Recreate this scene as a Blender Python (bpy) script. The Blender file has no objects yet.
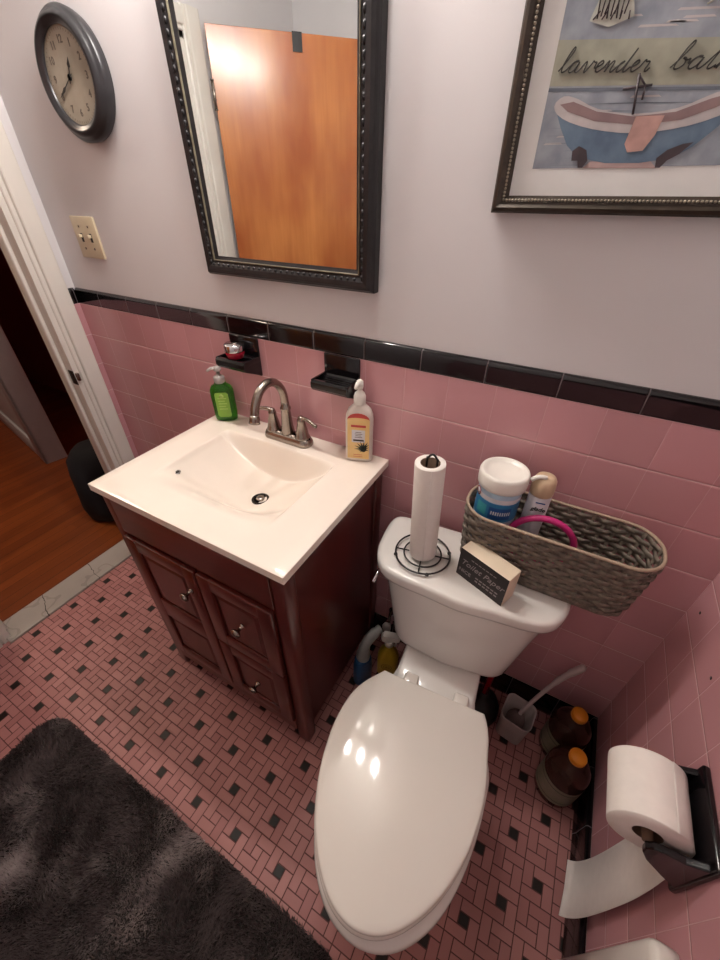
import bpy, math, random
from mathutils import Vector, Matrix
random.seed(7)
PI = math.pi
scene = bpy.context.scene
col = scene.collection

# ------------------------------------------------------------------ camera, world, light, exposure
CAM = Vector((1.6516, -0.8632, 1.4646)); YAW, PITCH, ROLL = math.radians(-28.3112), math.radians(-36.438), math.radians(0.7288)
F_ = Vector((math.sin(YAW)*math.cos(PITCH), math.cos(YAW)*math.cos(PITCH), math.sin(PITCH)))
R_ = F_.cross(Vector((0, 0, 1))).normalized(); U_ = R_.cross(F_)
Rr = R_*math.cos(ROLL)+U_*math.sin(ROLL); Ur = U_*math.cos(ROLL)-R_*math.sin(ROLL)
cd = bpy.data.cameras.new('camera'); cam = bpy.data.objects.new('camera', cd); col.objects.link(cam)
cd.sensor_fit = 'HORIZONTAL'; cd.sensor_width = 36; cd.lens = 391.1/720*36; cd.clip_start = .02
cam.matrix_world = Matrix(((Rr.x, Ur.x, -F_.x, CAM.x), (Rr.y, Ur.y, -F_.y, CAM.y), (Rr.z, Ur.z, -F_.z, CAM.z), (0, 0, 0, 1)))
scene.camera = cam
w = bpy.data.worlds.new('world'); scene.world = w; w.use_nodes = True
w.node_tree.nodes['Background'].inputs[0].default_value = (.5, .45, .4, 1)
w.node_tree.nodes['Background'].inputs[1].default_value = .02
BULB = 262.0        # emission strength of the globes over the mirror
HALL = 14.0         # watts of the dim hall lamp
vs = scene.view_settings
vs.view_transform = 'Standard'; vs.look = 'None'; vs.gamma = 1; vs.use_curve_mapping = False
vs.exposure = 0.12
def area_light(name, loc, size, power, color, rot=(0, 0, 0)):
    l = bpy.data.lights.new(name, 'AREA'); l.size = size; l.energy = power; l.color = color
    o = bpy.data.objects.new(name, l); o.location = loc; o.rotation_euler = rot; col.objects.link(o); return o
area_light('hall_lamp', (-1.0, -.5, 2.36), .3, HALL, (1, .8, .62))

# ------------------------------------------------------------------ materials
def srgb(h):
    c = [int(h[i:i+2], 16)/255 for i in (0, 2, 4)]
    return tuple((x/12.92 if x <= .04045 else ((x+.055)/1.055)**2.4) for x in c)+(1,)
class X:                                             # tiny expression wrapper round math nodes
    def __init__(s, nt, sock): s.nt = nt; s.s = sock
    def op(s, o, b=None, c=None, rev=False):
        n = s.nt.nodes.new('ShaderNodeMath'); n.operation = o
        args = [s, b] if not rev else [b, s]
        if c is not None: args.append(c)
        for i, a in enumerate(args):
            if a is None: continue
            if isinstance(a, X): s.nt.links.new(a.s, n.inputs[i])
            else: n.inputs[i].default_value = a
        return X(s.nt, n.outputs[0])
    def __add__(s, b): return s.op('ADD', b)
    def __sub__(s, b): return s.op('SUBTRACT', b)
    def __rsub__(s, b): return s.op('SUBTRACT', b, rev=True)
    def __mul__(s, b): return s.op('MULTIPLY', b)
    def __truediv__(s, b): return s.op('DIVIDE', b)
    def floor(s): return s.op('FLOOR')
    def frac(s): return s.op('FRACT')
    def mod(s, b): return s.op('FLOORED_MODULO', b)
    def min(s, b): return s.op('MINIMUM', b)
    def max(s, b): return s.op('MAXIMUM', b)
    def lt(s, b): return s.op('LESS_THAN', b)
    def gt(s, b): return s.op('GREATER_THAN', b)
    def abs(s): return s.op('ABSOLUTE')
def mix(nt, f, a, b):
    n = nt.nodes.new('ShaderNodeMix'); n.data_type = 'RGBA'
    for k, v in ((0, f), (6, a), (7, b)):
        if isinstance(v, X): nt.links.new(v.s, n.inputs[k])
        elif hasattr(v, 'links'): nt.links.new(v, n.inputs[k])
        else: n.inputs[k].default_value = v
    return n.outputs[2]
def base(name, rough=.5, metal=0., coat=0., trans=0., spec=.5):
    m = bpy.data.materials.new(name); m.use_nodes = True
    b = m.node_tree.nodes['Principled BSDF']
    b.inputs['Roughness'].default_value = rough; b.inputs['Metallic'].default_value = metal
    b.inputs['Coat Weight'].default_value = coat; b.inputs['Coat Roughness'].default_value = .08
    b.inputs['Transmission Weight'].default_value = trans; b.inputs['Specular IOR Level'].default_value = spec
    return m, m.node_tree, b
def noise(nt, scale, detail=3, vec=None, rough=.5):
    n = nt.nodes.new('ShaderNodeTexNoise'); n.inputs['Scale'].default_value = scale; n.inputs['Detail'].default_value = detail
    n.inputs['Roughness'].default_value = rough
    if vec is None:
        tc = nt.nodes.new('ShaderNodeTexCoord'); vec = tc.outputs['Object']
    nt.links.new(vec, n.inputs['Vector']); return X(nt, n.outputs['Fac'])
def bump(nt, b, h, strength=.3, dist=.002):
    n = nt.nodes.new('ShaderNodeBump'); n.inputs['Strength'].default_value = strength; n.inputs['Distance'].default_value = dist
    nt.links.new(h.s, n.inputs['Height']); nt.links.new(n.outputs[0], b.inputs['Normal'])
def mat(name, c, rough=.5, metal=0., var=.08, scale=30, coat=0., trans=0., bumps=0., spec=.5, c2=None):
    m, nt, b = base(name, rough, metal, coat, trans, spec)
    a = srgb(c); d = srgb(c2) if c2 else tuple(x*(1-var) for x in a[:3])+(1,)
    n = noise(nt, scale)
    nt.links.new(mix(nt, (n-.35)*3.0, a, d), b.inputs['Base Color'])
    if bumps: bump(nt, b, n, bumps, .001)
    return m
def emis(name, c, s):
    m, nt, b = base(name); b.inputs['Emission Color'].default_value = srgb(c); b.inputs['Emission Strength'].default_value = s
    b.inputs['Base Color'].default_value = srgb('ffffff'); return m
def pos(nt):
    g = nt.nodes.new('ShaderNodeNewGeometry'); s = nt.nodes.new('ShaderNodeSeparateXYZ'); nt.links.new(g.outputs['Position'], s.inputs[0])
    return X(nt, s.outputs[0]), X(nt, s.outputs[1]), X(nt, s.outputs[2]), g.outputs['Position']
def comb(nt, x, y, z=0.):
    n = nt.nodes.new('ShaderNodeCombineXYZ')
    for i, a in enumerate((x, y, z)):
        if isinstance(a, X): nt.links.new(a.s, n.inputs[i])
        else: n.inputs[i].default_value = a
    return n.outputs[0]
def cell_rand(nt, i, j):
    n = nt.nodes.new('ShaderNodeTexWhiteNoise'); n.noise_dimensions = '2D'; nt.links.new(comb(nt, i, j), n.inputs['Vector']); return X(nt, n.outputs['Value'])
def edge(u): return (u.frac()).min(1-u.frac())
def tile_mat(name, axis, o, pw, zo, pz, c, grout, rough=.2, gw=.0011, zlines=True, vgw=.0007):
    m, nt, b = base(name, rough, spec=.6)
    x, y, z, P = pos(nt); h = x if axis == 'x' else y
    u = (h-o)/pw; v = (z-zo)/pz
    eu = edge(u)*pw; ev = edge(v)*pz
    g = eu.lt(vgw)*(.25 if zlines else 1.0)
    if zlines: g = g.max(ev.lt(gw))
    r = cell_rand(nt, u.floor(), v.floor() if zlines else u*0)
    a = srgb(c); lo = tuple(t*.9 for t in a[:3])+(1,)
    cc = mix(nt, r, lo, a)
    cc = mix(nt, g, cc, srgb(grout))
    nt.links.new(cc, b.inputs['Base Color'])
    rg = g*.5+rough; nt.links.new(rg.s, b.inputs['Roughness'])
    hh = (ev.min(.004)*250+eu.min(.003)*90 if zlines else eu.min(.004)*250)+noise(nt, 6, 1, P)*.5+r*.25
    bump(nt, b, hh, .35, .003)
    return m
M = {}
PINK, GROUT = 'cb959b', 'd6b6b6'
M['pink_x'] = tile_mat('pink_wall_tile', 'x', 1.418, .1095, 1.122, .1122, PINK, GROUT)
M['pink_y'] = tile_mat('pink_wall_tile_side', 'y', -.0, .1095, 1.122, .1122, PINK, GROUT)
M['black_x'] = tile_mat('black_cap_tile', 'x', 1.0424, .1515, 0, 1, '141013', '6b6163', .12, zlines=False, vgw=.0011)
M['black_y'] = tile_mat('black_cap_tile_side', 'y', -.006, .1515, 0, 1, '141013', '6b6163', .12, zlines=False, vgw=.0011)
M['black'] = mat('black_glazed_ceramic', '131013', .13, var=.2)
def floor_mat():
    m, nt, b = base('pink_mosaic_floor', .42, spec=.3)
    x, y, z, P = pos(nt); q = .153/6
    U = (x-(.1449-1.5*q))/q; V = (y-(-.7679-1.5*q))/q         # 3x3 block with the dot in its middle at 0..3
    u = U.mod(3.0); v = V.mod(3.0)
    bi = (U/3.0).floor(); bj = (V/3.0).floor(); even = ((bi+bj).mod(2.0)).lt(.5)
    sd = None; ident = None
    for k, (x0, x1, y0, y1) in enumerate(((1, 3, 2, 3), (2, 3, 0, 2), (0, 2, 0, 1), (0, 1, 1, 3), (1, 2, 1, 2))):
        d = ((u-x0).min((u-x1)*-1)).min((v-y0).min((v-y1)*-1))
        sd = d if sd is None else sd.max(d)
        inside = d.gt(0)*(k+1.0); ident = inside if ident is None else ident+inside
    cen = ((u-1).min((u-2)*-1)).min((v-1).min((v-2)*-1)).gt(.0)
    black = cen*even
    r = cell_rand(nt, bi*7+ident, bj)
    cc = mix(nt, r, srgb('9f6a68'), srgb('b07c78'))
    dirt = noise(nt, 5, 4, P); cc = mix(nt, ((dirt-.45)*1.5).max(0), cc, srgb('98645e'))
    cc = mix(nt, black, cc, srgb('1c1512'))
    g = sd.lt(.05); cc = mix(nt, g, cc, srgb('5c3a37'))
    nt.links.new(cc, b.inputs['Base Color']); nt.links.new((g*.4+.4).s, b.inputs['Roughness'])
    bump(nt, b, sd.min(.12)*8, .4, .0012); return m
M['floor'] = floor_mat()
def wood(name, c1, c2, axis=2, stretch=14, scale=5, rough=.35, coat=.3, planks=None, spec=.5):
    m, nt, b = base(name, rough, coat=coat, spec=spec)
    tc = nt.nodes.new('ShaderNodeTexCoord'); mp = nt.nodes.new('ShaderNodeMapping'); nt.links.new(tc.outputs['Object'], mp.inputs[0])
    s = [scale*stretch/4]*3; s[axis] = scale/4; mp.inputs['Scale'].default_value = s
    n = noise(nt, 1.0, 5, mp.outputs[0], .6)
    cc = mix(nt, ((n-.32)*2.6).min(1).max(0), srgb(c1), srgb(c2))
    if planks:
        x, y, z, P = pos(nt); u = x/planks; r = cell_rand(nt, u.floor(), ((y+u.floor()*.37)/.8).floor())
        cc = mix(nt, r*.6, cc, srgb(c1)); cc = mix(nt, (edge(u)*planks).lt(.001), cc, srgb('1c0d08'))
    nt.links.new(cc, b.inputs['Base Color']); bump(nt, b, n, .08, .001); return m
M['cherry'] = wood('cherry_wood', '481713', '591d17', 2, 10, 6, .3, .25)
M['cherry_h'] = wood('cherry_wood_rail', '481713', '5f2018', 0, 10, 6, .3, .25)
M['hallwood'] = wood('hall_floorboards', '6b3316', '8f4a20', 1, 12, 5, .3, .2, planks=.057)
def doorwood():
    m, nt, b = base('orange_plywood', .28, coat=.5)
    tc = nt.nodes.new('ShaderNodeTexCoord'); mp = nt.nodes.new('ShaderNodeMapping'); nt.links.new(tc.outputs['Object'], mp.inputs[0])
    mp.inputs['Scale'].default_value = (3.5, 3.5, 1.3)
    n = noise(nt, 1.6, 3, mp.outputs[0], .5)
    mp2 = nt.nodes.new('ShaderNodeMapping'); nt.links.new(tc.outputs['Object'], mp2.inputs[0]); mp2.inputs['Scale'].default_value = (60, 60, 2.5)
    g = noise(nt, 1, 4, mp2.outputs[0], .6)
    cc = mix(nt, ((n-.36)*3.2).max(0).min(1), srgb('a3562a'), srgb('c98146'))
    cc = mix(nt, (g-.35)*.9, cc, srgb('9c5528'))
    nt.links.new(cc, b.inputs['Base Color']); b.inputs['Coat Roughness'].default_value = .2; return m
M['door'] = doorwood()
def marble():
    m, nt, b = base('grey_marble', .4)
    x, y, z, P = pos(nt)
    n = noise(nt, 5, 3, P, .5); v = ((n-.5).abs()).lt(.012)
    cc = mix(nt, (noise(nt, 4, 4, P)-.3)*1.6, srgb('a9a199'), srgb('857d76')); cc = mix(nt, v*.25, cc, srgb('4f4a45'))
    crack = (((y+.60+(x*.35)+noise(nt, 30, 2, P)*.02)).abs()).lt(.0016).max((((y+.38+x*.2+noise(nt, 30, 2, P)*.02)).abs()).lt(.0012))
    cc = mix(nt, crack, cc, srgb('3a332e'))
    nt.links.new(cc, b.inputs['Base Color']); return m
M['marble'] = marble()
M['paint'] = mat('lilac_white_wall_paint', 'd8d4d6', .55, var=.03, scale=3, bumps=.05)
M['ceil'] = mat('white_ceiling_paint', 'dcdcd6', .8, var=.03, scale=3)
M['trim'] = mat('white_gloss_trim_paint', 'dcd6cf', .35, var=.05, scale=8)
M['hallwall'] = mat('dark_red_hall_paint', 'a8483f', .7, var=.1, scale=3)
M['hallwhite'] = mat('hall_white_paint', 'b5b2b4', .6, var=.05)
M['china'] = mat('white_vitreous_china', 'dedad5', .1, var=.02, scale=4, coat=.4)
M['seat'] = mat('white_seat_plastic', 'd9d3cb', .07, var=.02, scale=4)
M['marbletop'] = mat('cultured_marble_white', 'f0e4d8', .18, var=.04, scale=6, coat=.2)
M['nickel'] = mat('brushed_nickel', '9b9188', .27, metal=1, var=.1)
M['chrome'] = mat('polished_chrome', 'cfcfd2', .12, metal=1, var=.03)
M['darkmetal'] = mat('dark_drain_metal', '35302c', .25, metal=.8)
M['wire'] = mat('black_wire', '161314', .35, metal=.2)
M['frame'] = mat('pewter_black_frame', '2c2a2c', .36, metal=.35, var=.3, scale=60)
M['frame_hi'] = mat('worn_silver_beads', '353436', .35, metal=.6, var=.4, scale=90)
M['goldline'] = mat('worn_brass_fillet', '8d8672', .35, metal=.5, var=.3, scale=60)
M['bronze'] = mat('antique_bronze_frame', '3f352d', .35, metal=.45, var=.35, scale=50)
M['beadgold'] = mat('silvered_bead', '9a9080', .35, metal=.7, var=.3, scale=80)
M['mirror'], _, _b = base('mirror_glass', .0, 1.0); _b.inputs['Base Color'].default_value = (.86, .9, .89, 1)
M['matboard'] = mat('off_white_mat_board', 'e0dfde', .7, var=.03)
M['clockbody'] = mat('gunmetal_clock_case', '39383b', .28, metal=.3, var=.15)
M['dial'] = mat('aged_beige_dial', 'aaa192', .6, c2='9d9484', scale=25)
M['ink'] = mat('dark_ink', '2b2624', .6)
M['inkfade'] = mat('faded_numeral_ink', '6a6259', .6)
M['beige'] = mat('almond_switch_plastic', 'd2c3a6', .4, var=.05)
M['black_slot'] = mat('dark_slot', '1d1512', .6)
M['white'] = mat('white_plastic', 'e9e4dc', .3, var=.03)
M['paper'] = mat('white_tissue_paper', 'e9e2dc', .85, var=.04, scale=60, bumps=.25)
M['core'] = mat('cardboard_core', '5b4434', .8)
M['rubber'] = mat('black_rubber', '0d0c0e', .5)
M['navy'] = mat('dark_navy_fabric', '0b0a12', .85, bumps=.3)
M['red'] = mat('glossy_red', 'a3152f', .2)
M['redlabel'] = mat('coral_red_label', 'c9453f', .4)
M['blue'] = mat('blue_plastic', '14507c', .35)
M['greyplastic'] = mat('translucent_grey_plastic', '9c9c98', .35)
M['yellow'] = mat('yellow_label', 'b99a20', .4)
M['yellowring'] = mat('olive_label_print', '8a7014', .4)
M['orange'] = mat('orange_cap_plastic', 'e08a1c', .4, bumps=.1)
M['pinkring'] = mat('magenta_plastic', 'c02873', .35)
M['cream'] = mat('cream_cap_plastic', 'cdb394', .35)
M['wipelabel'] = mat('pale_blue_label', 'a9c3d6', .4)
M['wipeblue'] = mat('blue_label_band', '2a78a8', .4)
M['wipedeep'] = mat('deep_blue_label', '1d4f91', .4)
M['wipeteal'] = mat('teal_label', '3f9ca6', .4)
M['labelwhite'] = mat('label_white', 'd9d8de', .45)
M['lotionlabel'] = mat('yellow_orange_label', 'eccb8c', .45, c2='e3bd76', scale=20)
M['lotionbody'] = mat('pearl_white_plastic', 'e3d8cf', .3)
M['leaf'] = mat('dark_green_leaf_print', '2c3226', .5)
M['greenlabel'] = mat('lime_green_label', '7fae3a', .4)
M['greentext'] = mat('pale_green_print', 'a8cc66', .4)
def liquid(name, c, rough=.05, ior=1.35, density=0):
    m, nt, b = base(name, rough, trans=.75); b.inputs['Base Color'].default_value = srgb(c); b.inputs['IOR'].default_value = ior; return m
M['greensoap'] = liquid('green_liquid_soap', '3f9a2c')
M['brownliq'] = liquid('brown_bottle_plastic', '6a463c')
M['frost'] = mat('clear_pump_plastic', 'd6cfcc', .25, trans=.45)
M['cream_wood'] = mat('cream_painted_wood', 'e8d6be', .6, var=.06, bumps=.1)
M['signblack'] = mat('black_sign_face', '272022', .6, var=.2)
M['chalk'] = mat('chalky_print', '8e8585', .7)
M['basket'] = mat('grey_brown_wicker', '857a6e', .6, c2='5a5148', scale=90, bumps=.4)
M['basketrim'] = mat('tan_rim_cord', 'a8937f', .6, bumps=.3, scale=120)
M['brush'] = mat('pinkish_white_plastic', 'bfb3b0', .4)
M['bristle'] = mat('worn_bristles', '6f5d5a', .8, bumps=.6, scale=200)
M['rug'] = mat('charcoal_plush_base', '35302f', .95)
M['globe'] = emis('lit_frosted_globe', 'fff7f0', BULB)
def pile_mat():
    m, nt, b = base('charcoal_plush_pile', .9, spec=.2); x, y, z, P = pos(nt)
    n = noise(nt, 5.0, 4, P); f = ((n-.50)*5).max(0).min(1)
    nt.links.new(mix(nt, f, srgb('665959'), srgb('b8aaa8')), b.inputs['Base Color']); return m
M['pile'] = pile_mat()
ART = {k: mat('art_'+k, v, .45, c2=w_, scale=35) for k, v, w_ in (('ground', '9ba0aa', '7f8691'), ('wall', '8b939f', '7a838f'), ('band', 'a3a293', '8f8f80'),
       ('tub', '677c90', '50637a'), ('rim', 'bdb5b5', 'a9a2a4'), ('inside', '8d7474', '7d6668'), ('towel', 'c29a92', 'a5807a'), ('iron', '4a3c42', '362c31'),
       ('floorp', 'b39a98', 'a18a88'), ('vase', 'c3c3ba', '96988f'), ('lav', '6d6480', '7d7a62'), ('line', '5f6672', '6b727d'))}  # print colours lightened, with the whitish veil of the glazing painted in

# ------------------------------------------------------------------ mesh builder
class MB:
    def __init__(s): s.v = []; s.f = []; s.m = []; s.sm = []; s.mats = []; s.T = Matrix.Identity(4)
    def mi(s, m):
        if m not in s.mats: s.mats.append(m)
        return s.mats.index(m)
    def add(s, vs_, fs, m, smooth=False):
        o = len(s.v); s.v += [tuple(s.T @ Vector(p)) for p in vs_]; k = s.mi(m)
        for f in fs: s.f.append([i+o for i in f]); s.m.append(k); s.sm.append(smooth)
        return s
    def box(s, a, b, m, bev=0.):
        (x0, y0, z0), (x1, y1, z1) = a, b
        if bev <= 0:
            v = [(x, y, z) for x in (x0, x1) for y in (y0, y1) for z in (z0, z1)]
            return s.add(v, [(0, 1, 3, 2), (4, 6, 7, 5), (0, 4, 5, 1), (2, 3, 7, 6), (0, 2, 6, 4), (1, 5, 7, 3)], m)
        r = bev; secs = []
        for dz, ins in ((0, r), (r*.3, r*.3), (r, 0), (z1-z0-r, 0), (z1-z0-r*.3, r*.3), (z1-z0, r)):
            L = []
            for cx, cy, a0 in ((x1-r, y1-r, 0), (x0+r, y1-r, 90), (x0+r, y0+r, 180), (x1-r, y0+r, 270)):
                for k in range(3):
                    t = math.radians(a0+45*k); rr = max(r-ins, r*.15)
                    L.append((cx+rr*math.cos(t), cy+rr*math.sin(t), z0+dz))
            secs.append(L)
        return s.loft(secs, m, True, True)
    def loft(s, secs, m, cap0=True, cap1=True, closed=True, smooth=True):
        n = len(secs[0]); v = [p for L in secs for p in L]; f = []
        for i in range(len(secs)-1):
            for j in range(n if closed else n-1):
                k = (j+1) % n; f.append((i*n+j, i*n+k, (i+1)*n+k, (i+1)*n+j))
        if cap0: f.append(tuple(reversed(range(n))))
        if cap1: f.append(tuple((len(secs)-1)*n+j for j in range(n)))
        return s.add(v, f, m, smooth)
    def lathe(s, prof, m, c=(0, 0, 0), n=32, axis='z', caps=True, sx=1, sy=1):
        secs = []
        for r, h in prof:
            L = []
            for k in range(n):
                t = 2*PI*k/n; a, b = r*math.cos(t)*sx, r*math.sin(t)*sy
                L.append({'z': (c[0]+a, c[1]+b, c[2]+h), 'y': (c[0]+a, c[1]+h, c[2]-b), 'x': (c[0]+h, c[1]+a, c[2]+b)}[axis])
            secs.append(L)
        return s.loft(secs, m, caps, caps)
    def tube(s, pts, r, m, n=10, closed=False):
        P = [Vector(p) for p in pts]; N = len(P); secs = []; up = None
        for i, p in enumerate(P):
            a = P[(i-1) % N] if (closed or i) else P[0]; b = P[(i+1) % N] if (closed or i < N-1) else P[-1]
            t = (b-a).normalized()
            if up is None: up = Vector((0, 0, 1)) if abs(t.z) < .9 else Vector((1, 0, 0))
            x = (up-t*up.dot(t)).normalized(); up = x; y = t.cross(x)
            rr = r[i] if isinstance(r, (list, tuple)) else r
            secs.append([tuple(p+x*rr*math.cos(2*PI*k/n)+y*rr*math.sin(2*PI*k/n)) for k in range(n)])
        if closed: secs.append(secs[0])
        return s.loft(secs, m, not closed, not closed)
    def poly(s, pts, m): return s.add(pts, [tuple(range(len(pts)))], m)
    def sphere(s, c, r, m, n=12, sz=1):
        return s.lathe([(max(r*math.sin(PI*k/8), r*.02), -r*sz*math.cos(PI*k/8)) for k in range(9)], m, c, n)
    def build(s, name, parent=None, bevel=0):
        me = bpy.data.meshes.new(name); me.from_pydata(s.v, [], s.f)
        for m in s.mats: me.materials.append(m)
        me.polygons.foreach_set('material_index', s.m); me.polygons.foreach_set('use_smooth', s.sm); me.update()
        import bmesh
        bm = bmesh.new(); bm.from_mesh(me); bmesh.ops.recalc_face_normals(bm, faces=bm.faces); bm.to_mesh(me); bm.free()
        o = bpy.data.objects.new(name, me); col.objects.link(o)
        if parent: o.parent = parent
        if bevel:
            b = o.modifiers.new('bevel', 'BEVEL'); b.width = bevel; b.segments = 2; b.limit_method = 'ANGLE'; b.angle_limit = math.radians(40)
        return o
def B(): return MB()
def tag(o, label=None, cat=None, group=None, kind=None):
    for k, v in (('label', label), ('category', cat), ('group', group), ('kind', kind)):
        if v: o[k] = v
    return o
def empty(name, loc, label, cat, rz=0, group=None):
    o = bpy.data.objects.new(name, None); col.objects.link(o); o.location = loc; o.rotation_euler = (0, 0, rz); o.empty_display_size = .02
    return tag(o, label, cat, group)
def copy_tree(o, parent=None, name=None):
    c = o.copy(); col.objects.link(c)
    if name: c.name = name
    if parent: c.parent = parent
    for ch in list(o.children): copy_tree(ch, c)
    return c
def smooth_path(pts, n=6, closed=False):
    P = [Vector(p) for p in pts]; N = len(P); out = []
    for i in range(N if closed else N-1):
        p0 = P[(i-1) % N] if (closed or i) else P[0]; p1 = P[i]; p2 = P[(i+1) % N]; p3 = P[(i+2) % N] if (closed or i+2 < N) else P[-1]
        for k in range(n):
            t = k/n
            out.append(tuple(.5*((2*p1)+(p2-p0)*t+(2*p0-5*p1+4*p2-p3)*t*t+(3*p1-p0-3*p2+p3)*t**3)))
    if not closed: out.append(tuple(P[-1]))
    return out
def rrect(x0, x1, y0, y1, r, z, n=6):
    L = []
    for cx, cy, a0 in ((x1-r, y1-r, 0), (x0+r, y1-r, 90), (x0+r, y0+r, 180), (x1-r, y0+r, 270)):
        for k in range(n+1):
            t = math.radians(a0+90*k/n); L.append((cx+r*math.cos(t), cy+r*math.sin(t), z))
    return L
def text_into(mb, txt, size, m, T, bold=0., shear=0., align='CENTER', ext=.0004):
    cu = bpy.data.curves.new('lettering', 'FONT'); cu.body = txt; cu.size = size; cu.extrude = ext; cu.offset = bold; cu.shear = shear; cu.align_x = align; cu.align_y = 'CENTER'
    cu.resolution_u = 3
    o = bpy.data.objects.new('lettering', cu); col.objects.link(o); dg = bpy.context.evaluated_depsgraph_get(); dg.update()
    me = bpy.data.meshes.new_from_object(o.evaluated_get(dg))
    old = mb.T; mb.T = old @ T
    mb.add([tuple(v.co) for v in me.vertices], [tuple(p.vertices) for p in me.polygons], m); mb.T = old
    bpy.data.objects.remove(o); bpy.data.curves.remove(cu); bpy.data.meshes.remove(me)
FRONT = Matrix(((1, 0, 0, 0), (0, 0, -1, 0), (0, 1, 0, 0), (0, 0, 0, 1)))   # text in the xz plane facing -y
def at(x, y, z, M_=None): return Matrix.Translation((x, y, z)) @ (M_ or FRONT)
def structure(o): o['kind'] = 'structure'; return o

# ------------------------------------------------------------------ room shell
W = 2.066; ZT, ZB = 1.173, 1.122; YF = -1.5; H = 2.4; OY0, OY1, OZ = -.765, -.10, 1.945; LT = -.108
structure(B().box((.03, YF, -.05), (W, 0.0, 0), M['floor']).build('floor'))
structure(B().box((LT-.0, YF, H), (W+.1, .13, H+.05), M['ceil']).build('ceiling'))
wb = structure(B().box((LT, .009, -.05), (W+.1, .13, H), M['paint']).build('wall_back'))
wr = structure(B().box((W+.009, YF, -.05), (W+.1, .009, H), M['paint']).build('wall_right'))
structure(B().box((LT, YF-.1, -.05), (W+.1, YF, H), M['paint']).build('wall_front'))
b = B(); b.box((LT, OY1, -.05), (-.009, .009, H), M['paint']); b.box((LT, YF, -.05), (-.009, OY0, H), M['paint']); b.box((LT, OY0, OZ), (-.009, OY1, H), M['paint'])
wl = structure(b.build('wall_left'))
def cap_profile(): return [(.009, ZB), (-.0005, ZB), (-.001, ZB+.004), (-.0015, ZB+.03), (-.0012, ZB+.04), (.001, ZT-.005), (.005, ZT-.001), (.009, ZT)]
# back wall tiles
B().box((0, 0, .1115), (W, .009, ZB), M['pink_x']).build('tile_field', wb)
b = B(); pr = cap_profile(); b.loft([[(x, p[0], p[1]) for p in pr] for x in (0.0, W)], M['black_x'], closed=True); b.build('cap_tile', wb)
bp = [(.009, 0), (-.004, 0), (-.006, .012), (-.002, .03), (-.001, .104), (.002, .1112), (.009, .1115)]
b = B(); b.loft([[(x, p[0], p[1]) for p in bp] for x in (0.0, W)], M['black_x']); b.build('base_tile', wb)
# right wall tiles
B().box((W, YF, .1115), (W+.009, 0, ZB), M['pink_y']).build('tile_field', wr)
b = B(); b.loft([[(W+p[0], y, p[1]) for p in pr] for y in (YF, 0)], M['black_y']); b.build('cap_tile', wr)
b = B(); b.loft([[(W+p[0]-.012 if p[0] < .008 else W+.009, y, p[1]) for p in bp] for y in (YF, 0)], M['black_y']); b.build('base_tile', wr)
for yy, zz in ((-.043, .724), (-.206, .722)): B().lathe([(.0035, -.0006), (.0035, .0002)], M['black_slot'], (W, yy, zz), 10, 'x').build('anchor_hole', wr)
# left wall tiles beside the casing
B().box((-.009, -.028, 0), (0, 0, ZB), M['pink_y']).build('tile_field', wl)
b = B(); b.loft([[(-p[0], y, p[1]) for p in pr] for y in (-.028, 0)], M['black_y']); b.build('cap_tile', wl)
B().box((-.009, YF, 0), (0, OY0-.09, ZB), M['pink_y']).build('tile_field', wl)
b = B(); b.loft([[(-p[0], y, p[1]) for p in pr] for y in (YF, OY0-.09)], M['black_y']); b.build('cap_tile', wl)

# door casing: jambs, head, moulded casing
b = B()
def casing_prof(): return [(-.009, 0), (.006, 0), (.009, .003), (.009, .010), (.003, .0125), (.003, .016), (.013, .018), (.015, .022), (.015, .068), (.013, .072), (-.009, .072)]
cp = casing_prof()
b.loft([[(p[0], OY1+p[1], z) for p in cp] for z in (0, OZ+.072)], M['trim'], smooth=False)
b.loft([[(p[0], OY0-p[1]*1.2, z) for p in cp] for z in (0, OZ+.072)], M['trim'], smooth=False)
b.loft([[(p[0], y, OZ+p[1]*.9) for p in cp] for y in (OY0, OY1)], M['trim'], smooth=False)
tr = structure(b.build('trim_1'))
b = B(); b.box((LT-.01, OY1-.018, 0), (.0, OY1+.001, OZ), M['trim']); b.box((LT-.01, OY0-.001, 0), (.0, OY0+.018, OZ), M['trim']); b.box((LT-.01, OY0, OZ-.018), (0, OY1, OZ), M['trim'])
b.box((LT+.03, OY1-.03, 0), (LT+.062, OY1-.017, OZ-.018), M['trim'], .003); b.box((LT+.03, OY0+.017, 0), (LT+.062, OY0+.03, OZ-.018), M['trim'], .003)
b.build('jamb', tr)
b = B(); b.box((-.034, OY1-.0195, .845), (-.001, OY1-.0175, .90), M['darkmetal']); b.box((-.002, OY1-.017, .862), (.013, OY1-.006, .892), M['nickel'], .003)
b.build('strike_plate', tr)
# marble threshold
structure(B().box((-.098, OY0, -.04), (.03, OY1, .010), M['marble']).build('trim_2', bevel=.003))
B_ = B(); B_.box((0, YF, -.04), (.03, OY0, .0), M['floor']); B_.box((0, OY1, -.04), (.03, 0, .0), M['floor']); structure(B_.build('trim_3'))
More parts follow.
